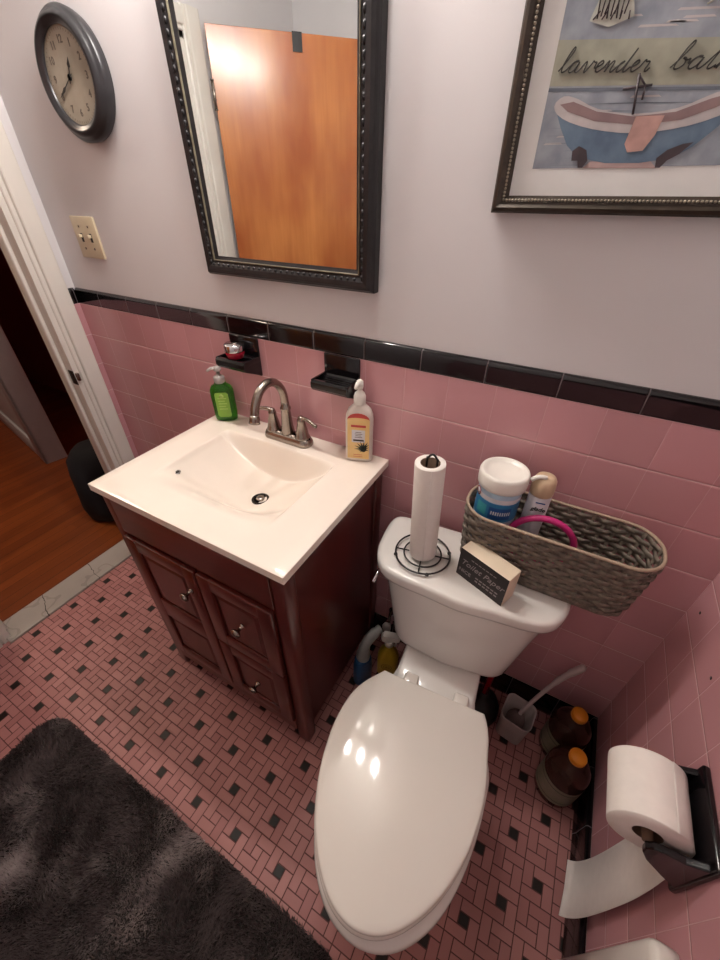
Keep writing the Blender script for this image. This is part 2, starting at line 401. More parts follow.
# hall
structure(B().box((-3.2, -2.0, -.05), (-.098, 1.2, -.001), M['hallwood']).build('floor_hall'))
structure(B().box((-3.2, -2.0, H), (LT, 1.2, H+.05), M['ceil']).build('ceiling_hall'))
structure(B().box((-3.3, -2.0, -.05), (-3.2, 1.2, H), M['hallwall']).build('wall_hall_far'))
structure(B().box((-3.2, .75, -.05), (LT, .85, H), M['hallwall']).build('wall_hall_back'))
structure(B().box((-3.2, -2.1, -.05), (LT, -2.0, H), M['hallwall']).build('wall_hall_front'))
structure(B().box((LT-.02, .009, -.05), (LT, .75, H), M['hallwall']).build('wall_hall_near'))
b = B(); b.T = Matrix.Translation((-1.14, .135, 0)) @ Matrix.Rotation(math.radians(-10), 4, 'Z')
b.box((-1.9, -.10, -.001), (-.02, 0, H-.01), M['hallwhite'])
ph = structure(b.build('wall_hall_partition'))
b = B(); b.T = Matrix.Translation((-1.14, .135, 0)) @ Matrix.Rotation(math.radians(-10), 4, 'Z')
b.box((-1.9, -.115, 0), (-.02, -.10, .13), M['hallwhite'], .004); b.box((-.11, -.118, 0), (.0, -.10, H-.02), M['hallwhite'], .004); b.box((-.02, -.118, 0), (.0, .01, H-.02), M['hallwhite'], .004)
b.build('door_casing', ph)

# door, opened away over the hinge side
d = empty('door_1', (.022, -.862, .012), None, None, math.radians(-45)); structure(d)
B().box((0, -.0, 0), (.74, .035, 1.965), M['door']).build('slab', d, .0015)
for i, z in enumerate((.2, 1.0, 1.72)):
    b = B(); b.lathe([(.006, 0), (.006, .09)], M['nickel'], (-.002, .037, z), 12)
    for k in (0, .03, .06, .09): b.lathe([(.0075, -.002), (.0075, .002)], M['nickel'], (-.002, .037, z+k), 12)
    b.build('hinge', d)
b = B(); b.lathe([(.027, 0), (.027, .004), (.012, .008), (.011, .03), (.02, .036), (.027, .048), (.024, .06), (.01, .066)], M['nickel'], (.68, .035, .93), 24, 'y'); b.build('door_knob', d)
hk = empty('over_door_hook', (.022, -.862, 1.977), 'dark metal strap hook hanging over the top edge of the orange wooden door', 'hook', math.radians(-45))
b = B(); b.box((.335, -.003, .0005), (.375, .039, .002), M['frame']); b.box((.335, .0365, -.055), (.375, .039, .002), M['frame']); b.box((.335, -.003, -.1), (.375, -.0008, .002), M['frame'])
b.build('strap', hk)

# ------------------------------------------------------------------ light bar above the mirror
vl = empty('vanity_light', (.974, 0, 2.09), 'nickel bar light with three lit frosted globes on the wall above the mirror', 'light')
b = B(); b.box((-.31, -.028, -.055), (.31, .0085, .055), M['nickel'], .01); b.build('bar', vl)
for k in (-1, 0, 1):
    s_ = B(); s_.lathe([(.03, 0), (.03, -.018), (.02, -.035), (.02, -.060)], M['nickel'], (k*.22, -.026, 0), 20, 'y'); s_.build('socket', vl)
    b = B(); b.sphere((k*.22, -.115, 0), .033, M['globe'], 20); b.build('globe', vl)

# ------------------------------------------------------------------ mirror
mr = empty('wall_mirror', (.971, 0, 1.280), 'tall rectangular mirror in a dark beaded pewter frame, hung above the sink', 'mirror')
hw, ht = .252, .70
def frame_ring(mb, hw, ht, prof, m, smooth=True):    # prof: list of (inset, y); a mitred rectangle
    secs = []
    for cx, cz in ((-1, 0), (1, 0), (1, 1), (-1, 1), (-1, 0)):
        secs.append([(cx*(hw-p[0]), p[1], (p[0] if cz == 0 else ht-p[0])) for p in prof])
    n = len(prof); v = [q for L in secs for q in L]; f = []
    for i in range(4):
        for j in range(n-1): f.append((i*n+j, i*n+j+1, (i+1)*n+j+1, (i+1)*n+j))
    mb.add(v, f, m, False)
b = B(); frame_ring(b, hw, ht, [(0, .0085), (0, -.012), (.003, -.016), (.006, -.022), (.012, -.027), (.022, -.0255), (.03, -.021), (.033, -.0205), (.037, -.017), (.042, -.0145), (.045, -.0135), (.045, .0085)], M['frame'])
b.build('frame', mr)
b = B(); frame_ring(b, hw-.0345, ht-.069, [(0, -.018), (.0005, -.0222), (.002, -.0222), (.0028, -.018)], M['goldline'])
for v_ in b.v[:]: pass
b.v = [(x, y, z+.0345) for x, y, z in b.v]; b.build('fillet', mr)
b = B(); st = .017
for k in range(int(.664/st)):
    z = .03+k*st
    for sx_ in (-1, 1):
        b.sphere((sx_*(hw-.026), -.0225, z), .0042, M['frame_hi'], 6, 1.6)
for k in range(int(.46/st)):
    x = -.235+k*st
    b.sphere((x, -.0225, .026), .0042, M['frame_hi'], 6, 1); b.sphere((x, -.0225, ht-.026), .0042, M['frame_hi'], 6, 1)
b.build('bead_trim', mr)
B().box((-hw+.042, -.013, .042), (hw-.042, -.002, ht-.042), M['mirror']).build('glass', mr)

# ------------------------------------------------------------------ framed print
fp = empty('framed_picture', (1.6345, 0, 1.438), 'framed bathtub print with cursive lettering in a bronze frame, hung right of the mirror', 'picture'); fp.rotation_euler = (0, -.008, 0)
PW, PH = .1825, .50; x0w = 1.6345
b = B(); frame_ring(b, PW, PH, [(0, .0085), (0, -.018), (.003, -.022), (.008, -.024), (.013, -.02), (.016, -.02), (.021, -.016), (.0245, -.011), (.0245, .0085)], M['bronze']); b.build('frame', fp)
b = B(); s2 = .0052
for k in range(int((PH-.04)/s2)):
    for sx_ in (-1, 1): b.sphere((sx_*(PW-.0185), -.0205, .0185+k*s2), .0021, M['beadgold'], 5)
for k in range(int((2*PW-.037)/s2)):
    for z in (.0185, PH-.0185): b.sphere((-PW+.0185+k*s2, -.0205, z), .0021, M['beadgold'], 5)
b.build('bead_trim', fp)
B().box((-PW+.02, -.010, .02), (PW-.02, .0, PH-.02), M['matboard']).build('mat_board', fp)
b = B(); Y = -.0105
def sh(x, z): return z-(x-1.51)*(.015+.5*max(0, z-1.498))
def q(pts, m, dy=0): b.poly([(x-x0w, Y-dy, (sh(x, z) if dy else z)-1.438) for x, z in pts], m)
def st(pts, r_, m, n=5): b.tube([(x-x0w, Y-.002, sh(x, z)-1.438) for x, z in pts], r_, m, n)
q([(1.506, 1.498), (1.763, 1.498), (1.763, 1.88), (1.506, 1.88)], ART['ground'])
q([(1.506, 1.588), (1.763, 1.588), (1.763, 1.592), (1.506, 1.592)], ART['line'], .0003)
q([(1.506, 1.594), (1.763, 1.594), (1.763, 1.641), (1.506, 1.641)], ART['band'], .0002)
for k in range(9):                                                   # brushed floor and wall strokes
    z = 1.502+k*.009; xs = 1.508+random.random()*.05; q([(xs, z), (xs+.1+random.random()*.1, z+.0012), (xs+.09, z+.002)], ART['line'], .0002)
q([(1.58, 1.4985), (1.68, 1.4985), (1.67, 1.507), (1.59, 1.507)], ART['floorp'], .0004)
tub = [(1.524, 1.566), (1.545, 1.555), (1.59, 1.546), (1.64, 1.543), (1.69, 1.548), (1.73, 1.560), (1.746, 1.572), (1.735, 1.548), (1.715, 1.525), (1.695, 1.511), (1.655, 1.505), (1.61, 1.505), (1.57, 1.512), (1.55, 1.527), (1.535, 1.548)]
q(tub, ART['tub'], .0006)
rim_o = smooth_path([(1.519, 0, 1.572), (1.53, 0, 1.583), (1.55, 0, 1.58), (1.58, 0, 1.569), (1.63, 0, 1.563), (1.68, 0, 1.569), (1.715, 0, 1.584), (1.74, 0, 1.592), (1.753, 0, 1.583), (1.742, 0, 1.566), (1.70, 0, 1.549), (1.64, 0, 1.541), (1.58, 0, 1.546), (1.535, 0, 1.558)], 3, True)
q([(p[0], p[2]) for p in rim_o], ART['rim'], .0009)
q([(1.527, 1.574), (1.545, 1.577), (1.58, 1.566), (1.63, 1.560), (1.68, 1.565), (1.715, 1.579), (1.74, 1.586), (1.73, 1.572), (1.69, 1.556), (1.64, 1.550), (1.58, 1.555), (1.54, 1.566)], ART['inside'], .0012)
q([(1.633, 1.560), (1.668, 1.561), (1.664, 1.538), (1.655, 1.520), (1.636, 1.518), (1.629, 1.528)], ART['towel'], .0016)
def blob(cx, cz, pts, m): q([(cx+x, cz+z) for x, z in pts], m, .0014)
blob(1.572, 1.508, [(-.012, .012), (-.004, .018), (.008, .013), (.013, .0), (.008, -.009), (.002, -.009), (-.001, 0), (-.010, 0)], ART['iron'])
blob(1.690, 1.508, [(-.012, -.009), (-.014, .003), (-.004, .013), (.012, .02), (.024, .022), (.012, .008), (.0, .0), (-.006, -.009)], ART['iron'])
st([(1.628, 1.562), (1.6255, 1.578), (1.621, 1.606)], .0017, ART['iron'])
st([(1.606, 1.590), (1.641, 1.594)], .0015, ART['iron'])
st([(1.633, 1.594), (1.634, 1.578)], .0013, ART['iron'])
st([(1.622, 1.604), (1.632, 1.594)], .0012, ART['iron'])
blob(1.567, 1.658, [(-.026, .0), (-.020, .02), (-.026, .06), (.026, .06), (.022, .02), (.028, .004), (0, -.006)], ART['vase'])
for k in range(9): st([(1.55+k*.004, 1.66+.002*(k % 3)), (1.553+k*.0035+.006*((k*7) % 3-1), 1.70)], .0008, ART['iron'], 4)
for k in range(5): st([(1.545+k*.011, 1.659), (1.552+k*.009, 1.667)], .0008, ART['iron'], 4)
for k in range(22):
    a = random.uniform(-1, 1); l = random.uniform(.015, .035)
    st([(1.690, 1.682), (1.690+a*l, 1.682+l*random.uniform(-.5, 1))], .0009, ART['lav'] if k % 3 else ART['band'], 4)
for k in range(30):                                                  # loose brush strokes
    x_, z_ = random.uniform(1.51, 1.68), random.choice((random.uniform(1.65, 1.70), random.uniform(1.505, 1.585))); l = random.uniform(.02, .06)
    q([(x_, z_), (x_+l, z_+.001), (x_+l*.9, z_+.003), (x_+.003, z_+.0025)], ART['ground'] if k % 2 else ART['rim'], .00015)
# cursive words drawn as pen strokes
GL = {'l': [(0, .05), (.22, .45), (.42, .95), (.36, 1.08), (.24, .8), (.14, .3), (.18, .02), (.34, .06), (.46, .2)],
      'b': [(0, .05), (.22, .45), (.42, .95), (.36, 1.08), (.24, .8), (.14, .3), (.16, .02), (.32, .02), (.46, .2), (.42, .42), (.3, .44), (.5, .36), (.6, .4)],
      'a': [(0, .2), (.2, .45), (.42, .46), (.3, .5), (.12, .34), (.08, .08), (.2, 0), (.36, .16), (.46, .45), (.4, .1), (.5, 0), (.66, .18)],
      'v': [(0, .2), (.14, .44), (.2, .4), (.22, .02), (.3, .04), (.48, .4), (.5, .48), (.6, .42), (.68, .42)],
      'e': [(0, .18), (.2, .26), (.34, .4), (.26, .5), (.12, .36), (.1, .1), (.22, 0), (.4, .14), (.46, .2)],
      'n': [(0, .2), (.12, .46), (.16, .4), (.12, .0), (.2, .24), (.34, .46), (.42, .42), (.38, .08), (.46, 0), (.6, .18)],
      'd': [(0, .2), (.3, .46), (.12, .34), (.08, .06), (.2, 0), (.38, .24), (.62, 1.0), (.44, .3), (.42, .02), (.54, .04), (.66, .2)],
      'r': [(0, .2), (.14, .5), (.2, .42), (.36, .42), (.3, .1), (.38, 0), (.5, .16)],
      't': [(0, .2), (.24, .7), (.3, .86), (.2, .4), (.14, .06), (.24, 0), (.4, .16)],
      'h': [(0, .05), (.24, .5), (.42, .98), (.36, 1.08), (.22, .7), (.08, 0), (.2, .3), (.36, .46), (.42, .4), (.38, .06), (.46, 0), (.6, .16)]}
def script(mb, txt, x, z, s, y, r, m, k=.9):
    run = []
    for ch in txt+' ':
        if ch == ' ':
            if run: mb.tube(smooth_path(run, 4), r, m, 5)
            run = []; x += s*.45; continue
        g = GL[ch]
        run += [(x+px_*s*k+pz*s*.28, y, sh(x+x0w+px_*s*k, z+pz*s+1.438)-1.438) for px_, pz in g]; x += g[-1][0]*s*k
script(b, 'lavender', 1.514-x0w, .170, .023, Y-.0018, .0009, M['ink'], 1.13)
script(b, 'bath', 1.655-x0w, .172, .025, Y-.0018, .0009, M['ink'], 1.2)
b.build('art_print', fp)
gm, gnt, gb = base('picture_glazing', .02, trans=1.0); gb.inputs['Base Color'].default_value = (1, 1, 1, 1); gb.inputs['IOR'].default_value = 1.1
# ------------------------------------------------------------------ wall clock
ck = empty('wall_clock', (.378, 0, 1.681), 'round dark grey wall clock with a beige dial, near the door corner', 'clock')
b = B(); b.lathe([(.118, .0085), (.121, 0), (.122, -.012), (.118, -.017), (.113, -.019), (.112, -.022), (.106, -.028), (.099, -.029), (.095, -.025), (.090, -.024), (.088, -.022), (.087, -.018)], M['clockbody'], (0, 0, 0), 64, 'y', caps=False)
b.lathe([(.118, .0085), (.02, .0085)], M['clockbody'], (0, 0, 0), 64, 'y', caps=False); b.build('case', ck)
b = B(); b.lathe([(.0005, -.0165), (.089, -.0165)], M['dial'], (0, 0, 0), 64, 'y', caps=False)
for h in range(1, 13):
    a = math.radians(90-h*30); text_into(b, str(h), .020, M['inkfade'], at(.064*math.cos(a), -.0168, .064*math.sin(a), FRONT @ Matrix.Rotation(0, 4, 'Z')), .0003)
for h in range(60):
    a = math.radians(h*6); c_, s_ = math.cos(a), math.sin(a)
    b.tube([(.079*c_, -.0172, .079*s_), (.083*c_, -.0172, .083*s_)], .0004, M['inkfade'], 4)
b.build('dial', ck)
def hand(mb, ang, L, wdt, m):
    T0 = mb.T; mb.T = Matrix.Rotation(-ang, 4, 'Y')
    mb.poly([(-wdt*.4, -.0195, -.012), (wdt*.4, -.0195, -.012), (wdt*.5, -.0195, L*.45), (wdt*1.3, -.0195, L*.58), (0, -.0195, L), (-wdt*1.3, -.0195, L*.58), (-wdt*.5, -.0195, L*.45)], m)
    mb.lathe([(.006, -.021), (.006, -.0185)], m, (0, 0, 0), 12, 'y'); mb.T = T0
# minute hand towards lower left, hour hand up
b = B(); hand(b, math.radians(118), .072, .003, M['ink']); b.build('minute_hand', ck)
b = B(); hand(b, math.radians(-24), .038, .0045, M['ink']); b.build('hour_hand', ck)

# ------------------------------------------------------------------ light switch
sw = empty('light_switch', (.185, .009, 1.336), 'almond double switch plate on the wall under the clock', 'switch')
B().box((-.0585, -.008, -.0575), (.0585, 0, .0575), M['beige'], .003).build('plate', sw)
for x in (-.023, .023):
    b = B(); b.box((x-.0055, -.0085, -.012), (x+.0055, -.007, .012), M['black_slot']); b.box((x-.004, -.019, .0), (x+.004, -.008, .009), M['beige'], .0015); b.build('toggle', sw)
for x in (-.023, .023):
    for z in (-.03, .03): B().lathe([(.0035, -.0092), (.0035, -.007)], M['nickel'], (x, 0, z), 10, 'y').build('screw', sw)

# ------------------------------------------------------------------ vanity
CX0, CX1, CY, CZ = .665, 1.268, -.480, .826
va = empty('vanity_cabinet', (.9635, -.24, 0), 'dark cherry wood vanity cabinet with raised panels under the white sink top', 'cabinet')
va_off = Vector((-.9635, .24, 0))
def VB():
    b = B(); b.T = Matrix.Translation(va_off); return b
b = VB(); b.box((CX0+.008, CY+.02, .07), (CX0+.024, -.008, CZ), M['cherry']); b.box((CX1-.024, CY+.02, .07), (CX1-.008, -.008, CZ), M['cherry']); b.box((CX0+.02, CY+.02, .07), (CX1-.02, -.01, .088), M['cherry']); b.box((CX0+.02, -.02, .07), (CX1-.02, -.008, CZ), M['cherry']); b.box((CX0+.04, CY+.004, .075), (CX1-.04, CY+.022, CZ), M['cherry']); b.build('body', va)
for x, y in ((CX0, CY), (CX1-.042, CY), (CX0, -.05), (CX1-.042, -.05)):
    b = VB(); b.box((x, y, 0.0), (x+.042, y+.042, CZ), M['cherry'], .007); b.build('corner_post', va)
b = VB(); b.box((CX0+.04, CY-.003, .70), (CX1-.04, CY+.006, CZ), M['cherry_h']); b.build('apron', va, .002)
b = VB(); b.box((CX0+.04, CY-.003, .065), (CX1-.04, CY+.006, .125), M['cherry_h']); b.build('bottom_rail', va, .002)
def panel(name, x0, x1, z0, z1, insets, knob):
    b = VB(); y1 = CY+.004; y0 = CY-.012
    # frame with openings: build as strips
    zs = sorted([z for i in insets for z in i]); xa, xb = x0+.045, x1-.045
    b.box((x0, y0, z0), (xa, y1, z1), M['cherry'], .003); b.box((xb, y0, z0), (x1, y1, z1), M['cherry'], .003)
    edges = [z0]+zs+[z1]
    for i in range(0, len(edges), 2): b.box((xa-.003, y0+.0005, edges[i]), (xb+.003, y1, edges[i+1]), M['cherry_h'], .003)
    p = b.build(name, va)
    c = VB()
    for za, zb in insets:
        e = .018
        c.loft([[(xa, y0+.008, za), (xb, y0+.008, za), (xb, y0+.008, zb), (xa, y0+.008, zb)], [(xa+e*.3, y0+.007, za+e*.3), (xb-e*.3, y0+.007, za+e*.3), (xb-e*.3, y0+.007, zb-e*.3), (xa+e*.3, y0+.007, zb-e*.3)],
                [(xa+e, y0+.0035, za+e), (xb-e, y0+.0035, za+e), (xb-e, y0+.0035, zb-e), (xa+e, y0+.0035, zb-e)]], M['cherry'], smooth=False)
    c.build('inset_panel', p)
    k = VB(); kx, kz = knob
    k.lathe([(.009, 0), (.009, -.003), (.005, -.006), (.0045, -.016), (.009, -.019), (.0145, -.024), (.0135, -.029), (.004, -.032)], M['nickel'], (kx, y0, kz), 20, 'y'); k.build('knob', p)
panel('door', CX0+.043, .976, .13, .690, [(.175, .355), (.44, .645)], (.944, .60))
panel('drawer', .984, CX1-.043, .405, .690, [(.45, .645)], (1.116, .567))
panel('drawer', .984, CX1-.043, .13, .397, [(.175, .352)], (1.114, .272))

# sink top with moulded basin
tp = empty('sink_top', (.9645, -.245, CZ), 'white one-piece sink countertop with a curved rectangular basin, on the cherry cabinet', 'sink')
def TB():
    b = B(); b.T = Matrix.Translation((-.9645, .245, -CZ)); return b
TX0, TX1, TY0, TY1, TZ = .649, 1.280, -.490, -.001, .849
bx0, bx1, by0, by1 = .755, 1.165, -.405, -.095; bxc, bhw = (bx0+bx1)/2, (bx1-bx0)/2
def sstep(t): t = max(0, min(1, t)); return t*t*(3-2*t)
def depth(x, y):
    if not (bx0 < x < bx1 and by0 < y < by1): return 0.
    a = abs(x-bxc)/bhw; arc = .105*math.cos(a*PI/2)**.85 if a < 1 else 0
    arc += .0*(1-a)
    fy = sstep((by1-y)/.03)*sstep((y-by0)/.13)
    fx = sstep((1-a)*bhw/.012)
    e = .012*sstep((1-a)*bhw/.02)
    return max(arc, e)*fy*fx*(1+.06*(y+.3))
xs = sorted(set([TX0, TX0+.003, TX0+.03]+[bx0-.012, bx0-.004, bx0]+[bx0+k*(.02/6) for k in range(7)]+[bx0+.02+k*(2*bhw-.04)/44 for k in range(45)]+[bx1-.02+k*(.02/6) for k in range(7)]+[bx1+.004, bx1+.012, TX1-.03, TX1-.003, TX1]))
ys = sorted(set([TY0, TY0+.003, TY0+.02, by0-.004, TY1-.02, TY1-.003, TY1, by1+.004]+[by0+k*.13/16 for k in range(17)]+[by0+.13+k*(by1-by0-.16)/16 for k in range(17)]+[by1-.03+k*.03/12 for k in range(13)]))
b = TB(); nx, ny = len(xs), len(ys)
v = []; f = []
for j, y in enumerate(ys):
    for i, x in enumerate(xs):
        z = TZ-depth(x, y)
        if i in (0, nx-1) or j in (0, ny-1): z -= .0015
        v.append((x, y, z))
for j in range(ny-1):
    for i in range(nx-1): f.append((j*nx+i, j*nx+i+1, (j+1)*nx+i+1, (j+1)*nx+i))
b.add(v, f, M['marbletop'], True)
per = [(i, 0) for i in range(nx)]+[(nx-1, j) for j in range(1, ny)]+[(i, ny-1) for i in range(nx-2, -1, -1)]+[(0, j) for j in range(ny-2, 0, -1)]
b.loft([[v[j*nx+i] for i, j in per], [(v[j*nx+i][0], v[j*nx+i][1], TZ-.022) for i, j in per]], M['marbletop'], False, False, smooth=False)
b.box((TX0+.003, TY0+.003, TZ-.0225), (TX0+.03, TY1-.003, TZ-.021), M['marbletop']); b.box((TX1-.03, TY0+.003, TZ-.0225), (TX1-.003, TY1-.003, TZ-.021), M['marbletop']); b.box((TX0+.03, TY0+.003, TZ-.0225), (TX1-.03, TY0+.05, TZ-.021), M['marbletop'])
b.build('basin_top', tp)
dz = TZ-depth(.985, -.230)
b = TB(); b.lathe([(.0255, .0005), (.0255, .003), (.022, .0045), (.0185, .003), (.018, .0)], M['darkmetal'], (.985, -.230, dz), 28, caps=False)
b.lathe([(.0185, .0008), (.004, .0006)], M['darkmetal'], (.985, -.230, dz), 24); b.lathe([(.012, .002), (.0125, .006), (.008, .009), (.001, .0095)], M['nickel'], (.985, -.230, dz), 20)
b.build('drain', tp)
oz = TZ-depth(.785, -.325)
b = TB(); b.lathe([(.0055, .0035), (.0055, -.004)], M['darkmetal'], (.785, -.325, oz), 14); b.lathe([(.0058, .002), (.0085, .0035), (.0085, .001)], M['chrome'], (.785, -.325, oz), 14, caps=False); b.build('overflow_hole', tp)

# faucet
fa = empty('faucet', (.965, -.052, TZ), 'brushed nickel gooseneck faucet with two lever handles at the back of the sink', 'faucet')
b = B(); secs = []
for z, r in ((0, .0), (.004, .001), (.012, .0), (.02, -.003), (.024, -.007)):
    secs.append(rrect(-.083-r*0+(-r), .083+r, -.026-r*0-r, .026+r, .024, z))
b.loft([[(x*(1-.001), y, z) for x, y, z in L] for L in secs], M['nickel']); b.build('base_plate', fa)
b = B(); b.lathe([(.021, .02), (.0205, .03), (.0175, .05), (.0145, .085), (.0135, .1), (.0155, .104), (.0155, .108), (.0125, .112), (.012, .125)], M['nickel'], n=28)
path = smooth_path([(0, 0, .12), (0, -.002, .145), (0, -.012, .172), (0, -.036, .196), (0, -.066, .203), (0, -.096, .192), (0, -.117, .165), (0, -.127, .135)], 6)
b.tube(path, .0115, M['nickel'], 18); b.tube([(0, -.1265, .138), (0, -.129, .128), (0, -.1305, .122), (0, -.132, .116)], [.0118, .0135, .0135, .0155], M['nickel'], 18)
b.build('spout', fa)
for sx_ in (-1, 1):
    b = B(); b.lathe([(.023, .02), (.0225, .026), (.0195, .032), (.0165, .05), (.0115, .072), (.0125, .077), (.0105, .083), (.008, .09), (.004, .093)], M['nickel'], (sx_*.053, 0, 0), 24)
    b.tube(smooth_path([(sx_*.053, 0, .084), (sx_*.07, -.002, .088), (sx_*.086, -.006, .087), (sx_*.103, -.010, .082), (sx_*.115, -.013, .080)], 4), [.0065]*5+[.0055]*4+[.005]*4+[.006]*3+[.0045], M['nickel'], 10); b.build('lever_handle', fa)

# soap dishes on the wall (one glazed tile piece each, with plate and tray)
def dish():
    b = B(); b.box((-.0545, -.006, -.055), (.0545, .0005, .056), M['black'], .003)
    L = []
    for x, r in ((-.054, 0), (-.0535, 1), (.0535, 1), (.054, 0)): L.append([(x, -.002, -.054), (x, -.066, -.025), (x, -.074, -.016), (x, -.074, -.002), (x, -.068, .004), (x, -.060, .004), (x, -.056, -.004), (x, -.02, -.008), (x, -.010, -.002), (x, -.002, .006)])
    b.loft(L, M['black'], smooth=False)
    for x in (-.0515, .0515): b.box((x-.0035, -.07, -.01), (x+.0035, -.002, .0055), M['black'], .0015)
    for k in range(4): b.box((-.04, -.052+k*.011, -.0072), (.04, -.048+k*.011, -.0035), M['black'], .001)
    return b
o = dish().build('soap_dish', bevel=.0015); o.location = (.794, 0, 1.066)
tag(o, 'black ceramic soap dish on the pink wall holding a small red jar', 'soap dish')
o2 = o.copy(); col.objects.link(o2); o2.location = (1.130, 0, 1.066); o2['label'] = 'empty black ceramic soap dish on the pink wall behind the lotion bottle'
j = empty('cream_jar', (.788, -.038, 1.0660), 'small red jar with a silver lid on the soap dish', 'jar')
b = B(); b.lathe([(.017, 0), (.024, .004), (.0275, .016), (.0275, .022)], M['red'], n=28); b.build('body', j)
b = B(); b.lathe([(.0285, .022), (.0292, .024), (.0292, .040), (.026, .0435), (.001, .044)], M['chrome'], n=28); b.build('lid', j)

# green soap pump
gs = empty('soap_pump_bottle', (.706, -.045, TZ), 'green liquid soap bottle with a clear pump at the back of the sink', 'bottle', math.radians(34))
def ovsec(hx, hy, z, n=28, p=2.6):
    L = []
    for k in range(n):
        t = 2*PI*k/n; c, s = math.cos(t), math.sin(t)
        L.append((hx*math.copysign(abs(c)**(2/p), c), hy*math.copysign(abs(s)**(2/p), s), z))
    return L
b = B(); b.loft([ovsec(a*1.12, c, z) for a, c, z in ((.026, .015, 0), (.031, .019, .004), (.032, .02, .02), (.033, .021, .09), (.032, .020, .105), (.026, .017, .118), (.016, .014, .124), (.0155, .0145, .130))], M['greensoap']); b.build('body', gs)
b = B(); b.loft([[(.022*c-.0, -.0212-.0006*0, z) for c in (-1, 1)][:1]+[(.022, -.0214, z)] for z in (.02, .1)], M['greenlabel'], False, False, closed=False)
b = B(); pts = rrect(-.020, .022, .018, .102, .008, 0); b.loft([[(x, -.0222, y) for x, y, _ in pts], [(x, -.0216, y) for x, y, _ in pts]], M['greenlabel'], smooth=False)
for k in range(5): b.box((-.012, -.0226, .045+k*.009), (.014-(k % 2)*.005, -.0222, .048+k*.009), M['greentext'])
b.lathe([(.007, -.0225), (.001, -.0226)], M['greentext'], (.001, 0, .09), 14, 'y'); b.build('label', gs)
b = B(); b.lathe([(.0165, .128), (.017, .132), (.017, .146), (.012, .15), (.0055, .152), (.0055, .166)], M['frost'], n=24)
b.lathe([(.011, .166), (.012, .17), (.011, .178), (.004, .18)], M['frost'], n=20); b.tube([(0, 0, .174), (-.018, -.006, .175), (-.03, -.01, .168)], [.006, .005, .004], M['frost'], 8); b.build('pump', gs)

# lotion bottle
lo = empty('lotion_bottle', (1.2035, -.038, TZ), 'white lotion pump bottle with a yellow aloe label beside the faucet', 'bottle', math.radians(20))
b = B(); b.loft([ovsec(a, c, z, p=3.2) for a, c, z in ((.034, .015, 0), (.037, .0185, .003), (.0375, .019, .02), (.0375, .019, .125), (.036, .0185, .14), (.03, .017, .155), (.02, .0145, .165), (.0145, .0135, .169), (.0135, .0135, .176))], M['lotionbody']); b.build('body', lo)
b = B(); pts = [(-.030, .012), (.030, .012), (.030, .132), (-.030, .132)]
b.poly([(x, -.0195, z) for x, z in pts], M['lotionlabel'])
arc = [(.030*math.cos(t), .132+.019*math.sin(t)) for t in [PI*k/12 for k in range(13)]]; b.poly([(x, -.0195, z) for x, z in arc], M['redlabel'])
arc2 = [(.030, .132)]+[(.030*math.cos(t), .132+.006*math.sin(t)) for t in [PI*k/12 for k in range(1, 12)]]+[(-.03, .132)]
b.poly([(x, -.0198, z) for x, z in arc2], M['lotionlabel'])
b.poly([(x, -.0198, z) for x, z in ((-.018, .064), (.018, .064), (.018, .102), (-.018, .102))], M['labelwhite'])
b.poly([(x, -.0200, z) for x, z in ((-.014, .068), (.015, .068), (.015, .073), (-.014, .073))], M['ink'])
b.poly([(x, -.0198, z) for x, z in ((-.020, .110), (.020, .110), (.020, .117), (-.020, .117))], M['redlabel'])
for k in range(4): b.poly([(x, -.0200, z) for x, z in ((-.010+.002*(k % 2), .079+k*.005), (.011-.003*(k % 2), .079+k*.005), (.011-.003*(k % 2), .0808+k*.005), (-.010+.002*(k % 2), .0808+k*.005))], M['inkfade'])
for k in range(11):
    a = math.radians(-10+k*24); l = .026 if k < 9 else .014
    c_, s_ = math.cos(a), math.sin(a); cx_, cz_ = .014, .044
    x1_, z1_ = min(cx_+l*c_, .0295), cz_+l*s_
    b.poly([(cx_-s_*.004, -.0201, cz_+c_*.004), (x1_, -.0201, z1_), (cx_+s_*.004, -.0201, cz_-c_*.004)], M['leaf'])
b.lathe([(.009, -.0202), (.001, -.0202)], M['leaf'], (.014, 0, .044), 12, 'y')
for k in range(2): b.poly([(x, -.0200, z) for x, z in ((-.014, .018+k*.006), (.012, .018+k*.006), (.012, .0195+k*.006), (-.014, .0195+k*.006))], M['redlabel'])
b.build('label', lo)
b = B(); b.lathe([(.0155, .172), (.016, .176), (.016, .192), (.013, .2), (.007, .206), (.006, .212)], M['white'], n=24)
b.lathe([(.008, .212), (.0095, .218), (.0085, .232), (.003, .236)], M['white'], n=16); b.tube([(0, 0, .227), (-.004, -.014, .229), (-.007, -.026, .222)], [.007, .006, .0045], M['white'], 8); b.build('pump', lo)

# ------------------------------------------------------------------ toilet
TA = math.radians(4.5)
to = empty('toilet', (1.566, -.022, 0), 'white two-piece toilet with closed lid beside the vanity', 'toilet', TA)
def sm(pts, z, n=4): return [(x, y, z) for x, y, _ in smooth_path([(a, -c, 0) for a, c in pts], n, True)]
half = [(.120, .0), (.215, .003), (.241, .028), (.244, .09), (.236, .155), (.210, .202), (.165, .222), (.08, .229)]
lidout = half+[(0, .236)]+[(-x, y) for x, y in reversed(half)]+[(0, .0)]
def scaled(o, sx_, sy_, oy=0): return [(x*sx_+.005, y*sy_+oy) for x, y in o]
b = B(); L = [sm(scaled(lidout, a, c, e), z) for a, c, e, z in ((.93, .93, .008, .662), (.985, .985, .002, .664), (1, 1, 0, .672), (1, 1, 0, .690), (.985, .985, .0015, .697), (.94, .94, .006, .7005), (.6, .6, .05, .7015))]
b.loft(L, M['china']); b.build('tank_lid', to)
